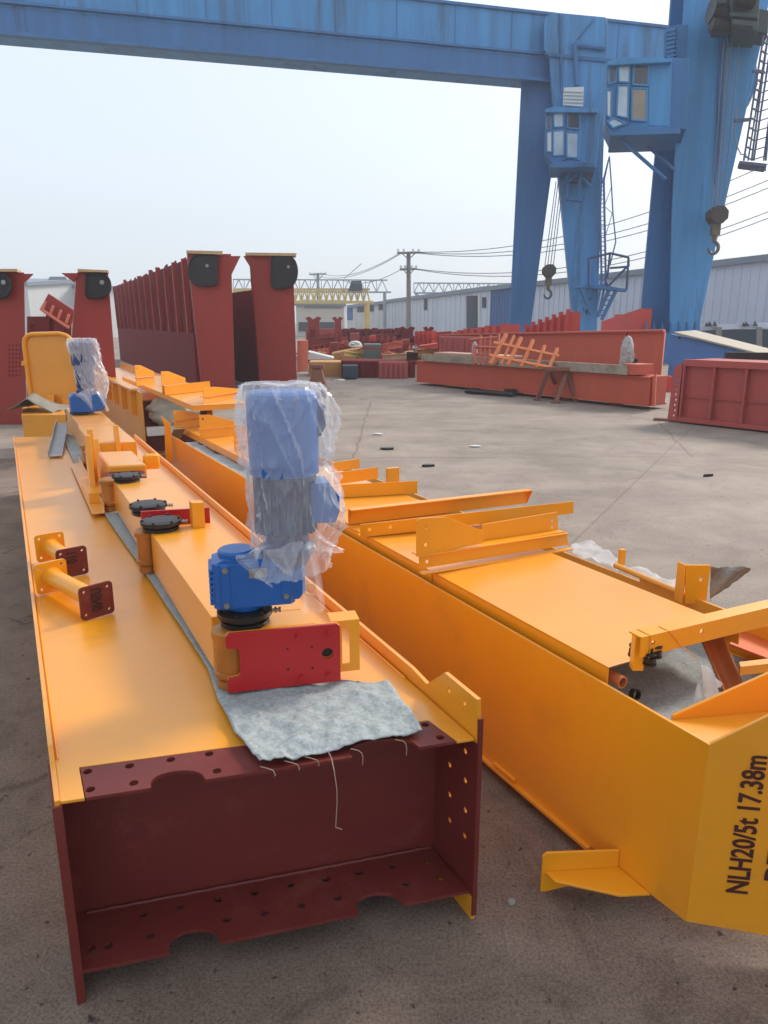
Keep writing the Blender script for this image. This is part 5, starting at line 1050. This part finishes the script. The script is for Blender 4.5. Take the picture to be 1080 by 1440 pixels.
# ================================================================ BACKGROUND STACKS
# ribbed bright red girder row behind (right of the far crane leg) and row to the left
def ribrow(x0, y0t, x1, y1t, Y0, Y1_, m, label, n, zb=0, teeth=True):
    a = YP(x0, y0t, Y0); b = YP(x1, y1t, Y1_); t = thing('ribbed_girder', label, 'steel girder', V(((a.x+b.x)/2, (a.y+b.y)/2, 0)))
    A_ = V((a.x, a.y, zb)); B_ = V((b.x, b.y, zb)); e = (B_-A_).normalized(); nn = V((-e.y, e.x, 0)); nn = nn if nn.y > 0 else -nn
    m_ = MB(); m_.hexa([A_, B_, B_+nn*.5, A_+nn*.5, a, b, b+nn*.5, a+nn*.5]); obj('web', m_, m, t)
    Ln = (B_-A_).length
    for k in range(n):
        f = (k+.5)/n; p = A_+(B_-A_)*f-nn*.22; top = a.z*(1-f)+b.z*f+(.14 if teeth else .03*math.sin(k*2.1)+.04); w = Ln/n*(.16 if teeth else .55)
        m_ = MB(); m_.hexa([p, p+e*w, p+e*w+nn*.21, p+nn*.21]+[V((q.x, q.y, top)) for q in (p, p+e*w, p+e*w+nn*.21, p+nn*.21)]); obj('rib', m_, m, t)
    return t
ribrow(738, 462, 806, 438, 33, 31, OXBRIGHT, 'bright red ribbed girder seen between the legs of the inverted-V crane leg', 7)
ribrow(846, 452, 900, 434, 34, 30, OXBRIGHT, 'smooth bright red girder between the two blue crane legs', 1, teeth=False)
ribrow(618, 470, 716, 456, 36, 30, OXBRIGHT, 'low bright red ribbed girder row left of the far crane leg', 10, teeth=False)
ribrow(480, 463, 574, 463, 40, 38, OXDARK, 'dark red ribbed girder row in front of the grey shed', 9, teeth=False)
ribrow(508, 478, 560, 477, 32, 31, OXIDE, 'red ribbed box in the middle of the scrap pile', 6)
ribrow(586, 471, 616, 470, 30, 29, OXBRIGHT, 'short bright red ribbed box left of the long beams', 5)
ribrow(432, 474, 480, 473, 34, 33, OXIDE, 'dull red ribbed stack right of the salmon box', 6)
def chair_part(xc, w, yt, yb, Y, label, m=OXIDE):
    t = thing('end_carriage_stand', label, 'steel part', YP(xc, yb, Y), 'red end parts standing on the scrap pile'); 
    for s, q in ((-1, 9), (1, 5.5)):
        x = xc+s*w*.5; m_ = MB(); ppoly(m_, [(x-q-3, yt), (x-q+3, yt-2), (x-1, yt+2), (x+q-3, yt-2), (x+q+2, yt), (x+q-1, yt+5), (x+q, yb), (x-q, yb), (x-q+1, yt+5)], Y, .9); obj('post', m_, m, t)
    m_ = MB(); ppoly(m_, [(xc-w*.5, yb-9), (xc+w*.5, yb-9), (xc+w*.5, yb), (xc-w*.5, yb)], Y+.2, .5); obj('saddle', m_, m, t)
chair_part(458, 34, 447, 478, 36, 'taller pair of red posts standing left of the utility pole')
chair_part(588, 30, 461, 482, 33, 'dark red pair of posts just right of the utility pole', OXDARK)
def pblock(name, pts, Y, tk, m, label, cat='steel box', group='scrap pile parts in the middle distance', bev=.03, rails=0):
    t = thing(name, label, cat, YP(sum(p[0] for p in pts)/len(pts), max(p[1] for p in pts), Y), group); m_ = MB(); ppoly(m_, pts, Y, tk); obj('shell', m_, m, t, bevel=bev)
    xs = [p[0] for p in pts]; ys = [p[1] for p in pts]
    if rails:
        m_ = MB()
        for k in range(rails): x = min(xs)+(max(xs)-min(xs))*(k+.5)/rails; m_.poly(pp([(x, min(ys)+3), (x, max(ys)-2)], Y-.03), .05, 4)
        obj('rib', m_, m, t)
    return t
pblock('ochre_box', [(466, 497), (512, 488), (512, 506), (466, 508)], 27, 1.4, OCHRE, 'ochre box with a slanting top on the scrap pile')
pblock('ochre_box', [(434, 509), (480, 509), (480, 531), (434, 533)], 22.5, 1.2, OCHRE, 'flat ochre box at the left foot of the scrap pile')
pblock('grey_plate', [(433, 494), (470, 503), (468, 506), (433, 506)], 25, 1.0, WHITE, 'pale grey sloping sheet on the left of the scrap pile', 'sheet metal')
pblock('green_box', [(511, 484), (536, 484), (536, 506), (511, 506)], 26, 1.0, GREENB, 'dull green cabinet in the middle of the scrap pile', 'cabinet')
pblock('maroon_box', [(480, 507), (584, 508), (584, 533), (480, 533)], 22, 1.2, OXDARK, 'long dark maroon ribbed box at the foot of the scrap pile', rails=9)
pblock('dark_cart', [(481, 514), (503, 514), (503, 532), (483, 532)], 21.3, .6, mat('dark_teal', srgb(48, 62, 74), .6), 'small dark cart before the maroon box', 'cart')
pblock('ochre_beam', [(566, 495), (612, 491), (612, 505), (570, 507)], 27, .8, OCHRE, 'ochre beam lying on the right of the scrap pile', 'steel beam', bev=.1)
pblock('red_lattice_box', [(532, 509), (574, 509), (574, 533), (532, 533)], 21.7, .25, OXMAR, 'pinkish red frame leaning on the maroon box', rails=6)
pblock('red_plate', [(590, 486), (622, 482), (622, 492), (586, 496)], 26.5, .8, OXBRIGHT, 'bright red short plate behind the ochre beam', 'steel plate')
pblock('red_hatch', [(617, 473), (680, 474), (680, 507), (617, 507)], 21.5, .4, OXMAR, 'dusky red panel leaning at the far end of the low beam', 'steel panel', rails=4)
rng = random.Random(5)
for k, (x, y, Y, lab, m) in enumerate(((500, 486, 28, 'white sack on top of the ochre box', WHITE), (484, 486, 29, 'reddish twisted offcut left of the white sack', OXIDE), (546, 500, 26, 'rust-orange bundle right of the green cabinet', SALMON), (556, 506, 25.5, 'brown bundle under the rust-orange one', RUSTY), (606, 506, 25, 'rusty gear part beside the ochre beam', RUSTY), (441, 536, 21.5, 'small black heap by the ochre box foot', BLACK), (478, 534, 21, 'small white rag before the maroon box', WHITE))):
    sack(YP(x, y, Y)-UP*.12, (.22 if y < 530 else .2), .2, (.30 if y < 530 else .14), 30+k*3, m, lab, 'scrap', name='scrap_piece', amp=.6)
m_ = MB(); prs = random.Random(11)
for k in range(34):
    x = prs.uniform(432, 616); y = prs.uniform(484, 508); Y = prs.uniform(24, 29); a = YP(x, y, Y); b = a+V((prs.uniform(-1, 1), prs.uniform(-.5, .5), prs.uniform(-.25, .3))); m_.tube(a, b, prs.uniform(.015, .04), n=4)
o = one('scrap_offcuts', m_, OXIDE, 'tangle of red and rusty offcuts over the scrap pile', 'scrap'); o['kind'] = 'stuff'
ribrow(430, 492, 470, 491, 30, 29.5, OXIDE, 'reddish ribbed box at the left of the scrap pile', 5)
ribrow(536, 492, 590, 490, 29, 28.5, OXMAR, 'dusky ribbed box behind the rust-orange bundle', 6)
for k, (x0, y0, x1, y1, Y, h, m, lab) in enumerate(((434, 486, 468, 484, 31, .3, OXIDE, 'short red beam lying left of the ochre box'), (520, 482, 574, 480, 33, .35, OXIDE, 'red beam lying behind the green cabinet'), (484, 500, 512, 504, 26, .16, YELLOWT, 'pale yellow bar lying across the ochre box'), (538, 494, 566, 488, 27, .25, SALMON, 'salmon beam tilted right of the green cabinet'), (560, 487, 606, 485, 30, .3, OXDARK, 'dark red beam behind the ochre beam'), (584, 500, 622, 497, 25, .2, OCHRE, 'thin ochre bar right of the ochre beam'), (440, 500, 462, 497, 27, .2, SALMON, 'small salmon bar on the pale grey sheet'), (596, 480, 634, 477, 33, .35, OXBRIGHT, 'bright red beam end left of the dusky panel'), (538, 506, 584, 503, 24, .16, WOODL, 'pale timber on top of the maroon box'), (572, 512, 588, 512, 22, .35, BLACK, 'black block at the right end of the maroon box'))):
    m_ = MB(); p = YP(x0, y0, Y); q = YP(x1, y1, Y+.8); w_ = h*.8
    m_.sweep([(0, 0), (w_, 0), (w_, h*.15), (w_*.55, h*.15), (w_*.55, h*.85), (w_, h*.85), (w_, h), (0, h), (0, h*.85), (w_*.45, h*.85), (w_*.45, h*.15), (0, h*.15)], p, q, V((0, 1, 0))); one('girder_offcut', m_, m, lab, 'steel offcut')
for k, (x, y, w_, h, Y, m, lab) in enumerate(((440, 470, 9, 16, 33, OXDARK, 'narrow dark red box at the left of the distant posts'), (470, 486, 12, 10, 29.5, OXIDE, 'red chunk touching the left end of the ochre box'), (499, 474, 14, 12, 31, OXMAR, 'dusky red block in front of the dark ribbed row'), (524, 476, 10, 9, 30.5, OXBRIGHT, 'bright red block above the green cabinet'), (548, 488, 10, 7, 28, OCHRE, 'ochre block right of the green cabinet'), (571, 482, 12, 10, 28.5, OXIDE, 'red block under the utility pole'), (585, 492, 8, 7, 26.2, GREENB, 'small grey-green drum box by the ochre beam'), (603, 478, 10, 9, 30, OXMAR, 'dusky block behind the short bright box'), (540, 500, 9, 5, 24.6, OXBRIGHT, 'small bright red piece on the maroon box'), (452, 496, 10, 6, 26, OCHRE, 'small ochre piece on the pale grey sheet'))):
    pblock('scrap_block', [(x-w_/2, y-h/2+1), (x+w_/2-1, y-h/2), (x+w_/2, y+h/2), (x-w_/2+.5, y+h/2)], Y, .7, m, lab, 'steel block', rails=3 if k % 2 else 0)
pblock('orange_lattice', [(430, 462), (480, 462), (480, 480), (430, 480)], 42, .3, OXMAR, 'distant red frame low in front of the white wall', rails=7)

# ================================================================ SHEDS
def shed(label, P, Y0, Y1_, m, edge=ROOFSH, extra=None, depth=12, rib_n=0, group=None):
    # P: (x0,ytop0,x1,ytop1): wall running from depth Y0 at x0 to Y1 at x1
    x0, y0, x1, y1 = P; a = YP(x0, y0, Y0); b = YP(x1, y1, Y1_); A_ = V((a.x, a.y, 0)); B_ = V((b.x, b.y, 0)); e = (B_-A_).normalized(); nn = V((-e.y, e.x, 0)); nn = nn if nn.y > 0 else -nn
    t = thing('shed', label, 'industrial shed', (A_+B_)/2, group)
    m_ = MB(); m_.hexa([A_, B_, B_+nn*depth, A_+nn*depth, a, b, b+nn*depth+UP*.5, a+nn*depth+UP*.5]); obj('wall', m_, m, t)
    m_ = MB(); q = [a-nn*.3-e*.2, b-nn*.3+e*.2, b+nn*depth+UP*.5, a+nn*depth+UP*.5]; m_.hexa(q+[p+UP*.35 for p in q]); obj('roof', m_, edge, t)
    Ln = (B_-A_).length
    if rib_n:
        m_ = MB()
        for k in range(rib_n): p = A_+(B_-A_)*((k+.5)/rib_n)-nn*.05; m_.hexa([p, p+e*.12, p+e*.12+nn*.049, p+nn*.049]+[V((q.x, q.y, (a.z*(1-(k+.5)/rib_n)+b.z*(k+.5)/rib_n)-.1)) for q in (p, p+e*.12, p+e*.12+nn*.049, p+nn*.049)])
        obj('cladding_rib', m_, m, t)
    def on(x, y):
        r = ray(x, y); c0 = V((0, 0, CAMH)); k = (A_-c0).dot(nn)/r.dot(nn); return c0+r*k
    for (nm, x0_, y0_, x1_, y1_, mt) in (extra or []):
        pts = [on(x0_, y0_), on(x1_, y0_), on(x1_, y1_), on(x0_, y1_)]; m_ = MB(); m_.plate([p-nn*.08 for p in pts], [], nn*.06); obj(nm, m_, mt, t)
    return t
shed('long grey corrugated shed wall stretching behind the far crane leg', (545, 426, 690, 408), 92, 66, GREYSH, extra=[('window', 597, 420, 601, 436, DARKIN), ('door', 657, 416, 672, 462, DARKIN), ('window', 679, 418, 684, 433, DARKIN), ('door_panel', 673, 414, 676, 462, WHITESH)], rib_n=24)
shed('pale wing of the grey shed with small square windows behind the scrap pile', (482, 434, 545, 427), 100, 92.2, WHITESH, extra=[('window', 483, 432, 496, 450, BLUESH), ('window', 503, 430, 512, 439, DARKIN), ('window', 513, 429, 526, 438, DARKIN), ('window', 533, 428, 543, 436, DARKIN)], depth=8, rib_n=8)
shed('dark blue clad end of the shed beside the far crane leg', (690, 409, 720, 405), 65.8, 61, BLUESH, rib_n=8)
shed('large pale grey shed behind the blue crane legs, open below at the right', (742, 404, 1130, 362), 60, 40, GREYSH, rib_n=40, extra=[('opening', 986, 463, 1100, 500, DARKIN)])
t = thing('loading_bay', 'open concrete-posted lean-to under the right grey shed', 'lean-to', G(1040, 480, 0)-G(1040, 480, 0)*0)
t.location = V((YP(1035, 480, 38).x, 38, 0))
m_ = MB(); ppoly(m_, [(985, 458), (1100, 453), (1100, 460), (985, 465)], 38, 2); obj('lintel', m_, GREYSH, t)
for x in (1010, 1067): m_ = MB(); ppoly(m_, [(x-3, 460), (x+5, 460), (x+5, 510), (x-3, 510)], 37.8, .4); obj('post', m_, CONC, t)
for k, x in enumerate((994, 998, 1005, 1046, 1050, 1062)): m_ = MB(); ppoly(m_, [(x-3, 459), (x, 453-(k % 3)), (x+4, 459)], 37.6, .3); obj('debris', m_, DARKIN, t)
shed('white low wall building behind the red posts at the left of the pole', (416, 430, 484, 431), 84, 84, WHITESH, extra=[('window', 428, 431, 480, 434, GREYT), ('opening', 420, 453, 470, 466, DARKIN)], depth=6)
shed('distant pale shed roof behind the two leftmost upright girders', (38, 402, 118, 397), 75, 82, WHITESH, depth=20, rib_n=0)
shed('distant pale shed roof just left of the long ribbed girder', (152, 407, 200, 409), 78, 82, WHITESH, depth=14)
m_ = MB(); ppoly(m_, [(66, 396), (70, 389), (92, 389), (96, 397)], 80, 6); one('roof_monitor', m_, ROOFSH, 'small raised ridge vent on the distant left shed roof', 'roof vent')
# truss gantries
def truss(label, x0, x1, yt, yb, Y, m, n, slope=0, deck=None, r=.10):
    t = thing('truss_bridge', label, 'truss gantry', V((YP((x0+x1)/2, 452, Y).x, Y, 0))); m_ = MB()
    for dY in (0, 2.2):
        m_.poly(pp([(x0, yt), (x1, yt+slope)], Y+dY), r, 4); m_.poly(pp([(x0, yb), (x1+5, yb+slope)], Y+dY), r*1.3, 4)
    obj('chord', m_, m, t)
    for dY in (0, 2.2):
        m_ = MB()
        for k in range(n):
            xa = x0+(x1-x0)*k/n; xb = x0+(x1-x0)*(k+1)/n; s = slope*k/n; xm = (xa+xb)/2
            m_.poly(pp([(xa, yb+s), (xm, yt+s), (xb, yb+s)], Y+dY), r*.7, 4); m_.poly(pp([(xa, yb+s), (xa, yt+s)], Y+dY), r*.5, 4)
        obj('lattice', m_, m, t)
    for x in (x0+4, x1-4):
        m_ = MB(); m_.poly(pp([(x, yb), (x, 466)], Y+1), r*2, 6); obj('post', m_, m, t)
    if deck:
        m_ = MB(); m_.sweep([(0, 0), (2.2, 0), (2.2, .5), (0, .5)], YP(x0, deck, Y), YP(x1, deck, Y), V((0, 1, 0))); obj('deck', m_, m, t)
truss('distant grey lattice crane bridge above the scrap pile', 328, 545, 393, 410, 88, GREYT, 14, 1)
truss('pale yellow lattice crane bridge under the grey one, left of the pole', 328, 520, 407, 425, 78, YELLOWT, 22, 0, r=.15)
truss('distant lattice crane bridge right of the utility pole', 582, 722, 398, 412, 85, GREYT, 10, 1)
m_ = MB(); ppoly(m_, [(494, 395), (508, 395), (510, 408), (490, 408)], 77, 3); one('hoist_trolley', m_, DARKIN, 'dark hoist trolley on the pale yellow bridge', 'hoist trolley')

# poles & wires
def pole(x, yt, yb, Y, arms, r, label):
    a = YP(x+.6, yb, Y); b = YP(x, yt, Y); t = thing('utility_pole', label, 'utility pole', V((a.x, a.y, 0)), 'utility poles'); m_ = MB(); m_.tube(V((a.x, a.y, 0)), b, r*1.3, r, 10); obj('post', m_, CONC, t)
    for (y, w) in arms:
        m_ = MB(); p = YP(x-w, y, Y-.2); q = YP(x+w, y-1, Y-.2); m_.sweep([(-.06, -.08), (.06, -.08), (.06, .08), (-.06, .08)], p, q, V((0, 1, 0))); m_.poly([YP(x-w*.6, y, Y-.2), YP(x, y+9, Y-.2), YP(x+w*.6, y, Y-.2)], .05, 4); obj('crossarm', m_, CONC, t)
        for f in (-.9, -.4, .4, .9): m_ = MB(); p = YP(x+w*f, y-.5, Y-.2); m_.lathe(p, [(.05, 0), (.12, .08), (.06, .16), (.11, .22), (.04, .3)], 8); obj('insulator', m_, WHITE, t)
pole(574.5, 354, 462, 60, [(356, 16), (379, 12)], .16, 'taller double-armed utility pole rising from the middle of the yard')
pole(447, 384, 455, 95, [(386, 12)], .16, 'smaller far utility pole with one crossarm, left of the taller one')
pole(100, 420, 460, 95, [], .1, 'slim far post between the leftmost upright girders') if False else None
def wire(pts, Ys, label, r=.028):
    m_ = MB(); out = []
    (x0, y0), (x1, y1), sag = pts; a = YP(x0, y0, Ys[0]); b = YP(x1, y1, Ys[1])
    for k in range(21): f = k/20; p = a*(1-f)+b*f; p.z -= 4*f*(1-f)*sag; out.append(p)
    m_.poly(out, r, 5); one('power_line', m_, WIRE, label, 'power line', 'overhead wires')
wl = [((577, 354), (1090, 226), 1.5, 'topmost wire from the tall pole to the right frame edge'), ((586, 355), (1095, 247), 1.5, 'second wire from the tall pole towards the right'), ((588, 356), (1095, 258), 1.6, 'third wire from the tall pole towards the right'), ((585, 378), (1095, 292), 1.6, 'fourth wire, from the lower crossarm to the right edge'), ((586, 379), (1095, 301), 1.7, 'lowest wire, from the lower crossarm to the right edge')]
for a, b, s, lab in wl: wire((a, b, s), (60, 48), lab)
for a, b, s, lab in (((562, 356), (452, 385), .8, 'upper wire between the two utility poles'), ((563, 357), (440, 386), 1.0, 'middle wire between the two utility poles'), ((564, 379), (480, 394), .6, 'lower wire from the tall pole to the left truss'), ((508, 371), (484, 392), 0, 'short slanting stay wire left of the tall pole')): wire((a, b, s), (60, 95 if b[0] < 470 else 80), lab)

# small litter on the concrete
for k, (x, y, w, h, lab) in enumerate(((545, 632, .16, .07, 'dark wood scrap left on the concrete, the larger of the two'), (602, 656, .12, .05, 'dark scrap on the concrete nearest the cross channels'), (995, 670, .10, .02, 'thin brown stick on the open concrete at the right'))):
    p = G(x, y, 0); m_ = MB(); a = k*.7; M = Matrix.Rotation(a*.2, 3, 'Z')
    m_.plate([p+M @ V((sx*w*.5*(1+.3*math.sin(i*3+k)), sy*h, 0)) for i, (sx, sy) in enumerate(((-1, -.5), (0, -.8), (1, -.4), (.9, .6), (-.2, .8), (-1, .4)))], [], UP*.025); one('litter_scrap', m_, BLACK, lab, 'litter')
p = G(914, 1270, 0); p = G(719, 1271, 0); m_ = MB(); m_.bag(p, .012, .012, .016, 3); one('pebble', m_, CONC, 'small pale stone on the ground between the two nearest girders', 'stone')
for (x, y, lab) in ((532, 611, 'white paper bit on the concrete right of the motor top'), (668, 628, 'small white paper bit farther right on the concrete')):
    p = G(x, y, 0.004); m_ = MB(); m_.bag(p, .07, .04, .02, x, amp=.5); one('paper_bit', m_, WHITE, lab, 'litter')
# packers under girders
m_ = MB(); m_.box(R, 2.6, 2.8, VR+.05, VR+.75, .0, .047); one('timber_packer', m_, WOOD, 'timber packer under the right orange girder', 'timber', bevel=.005)
m_ = MB(); m_.box(R, 5.6, 5.8, VR+.05, VR+.75, .0, .047); one('timber_packer', m_, WOOD, 'timber packer under the far part of the right orange girder', 'timber', bevel=.005)

# ================================================================ camera, sky, sun
m_ = MB(); m_.hexa([V((-150, -12, -1)), V((150, -12, -1)), V((150, 240, -1)), V((-150, 240, -1)), V((-150, -12, 32)), V((150, -12, 32)), V((150, 240, 32)), V((-150, 240, 32))])
hm = bpy.data.materials.new('hazy_air'); hm.use_nodes = True; n = hm.node_tree.nodes; n.remove(n['Principled BSDF']); pv = n.new('ShaderNodeVolumePrincipled'); pv.inputs['Density'].default_value = .0022; pv.inputs['Color'].default_value = (.86, .9, .96, 1); hm.node_tree.links.new(pv.outputs[0], n['Material Output'].inputs['Volume'])
o = obj('haze', m_, hm); o['kind'] = 'stuff'
cam = bpy.data.cameras.new('camera'); co = bpy.data.objects.new('camera', cam); C.objects.link(co); S.camera = co
co.location = (0, 0, CAMH); co.rotation_euler = (math.pi/2-PITCH, 0, 0)
cam.sensor_fit = 'VERTICAL'; cam.sensor_height = 36; cam.lens = FPX/1440*36; cam.clip_end = 2000; cam.clip_start = .05
SUN_EL = math.radians(36); SUN_AZ = math.radians(50)     # azimuth from +Y towards +X
w = bpy.data.worlds.new('World'); S.world = w; w.use_nodes = True; n = w.node_tree.nodes; l = w.node_tree.links
bg = n['Background']; sky = n.new('ShaderNodeTexSky'); sky.sky_type = 'NISHITA'; sky.sun_disc = False; sky.sun_elevation = SUN_EL; sky.sun_rotation = SUN_AZ
sky.dust_density = 4; sky.air_density = 1; sky.ozone_density = 1
mx = n.new('ShaderNodeMix'); mx.data_type = 'RGBA'; mx.inputs[0].default_value = .62; l.new(sky.outputs[0], mx.inputs[6]); mx.inputs[7].default_value = (8.3, 9.2, 10.1, 1)
l.new(mx.outputs[2], bg.inputs[0]); bg.inputs[1].default_value = .12
sd = bpy.data.lights.new('sun', 'SUN'); sd.energy = 2.8; sd.angle = math.radians(13); sd.color = (1, .93, .84); so = bpy.data.objects.new('sun', sd); C.objects.link(so)
dv = V((math.sin(SUN_AZ)*math.cos(SUN_EL), math.cos(SUN_AZ)*math.cos(SUN_EL), math.sin(SUN_EL))); so.rotation_euler = dv.to_track_quat('Z', 'Y').to_euler(); so.location = dv*50
S.view_settings.view_transform = 'Standard'; S.view_settings.look = 'None'; S.view_settings.exposure = .28; S.view_settings.gamma = 1
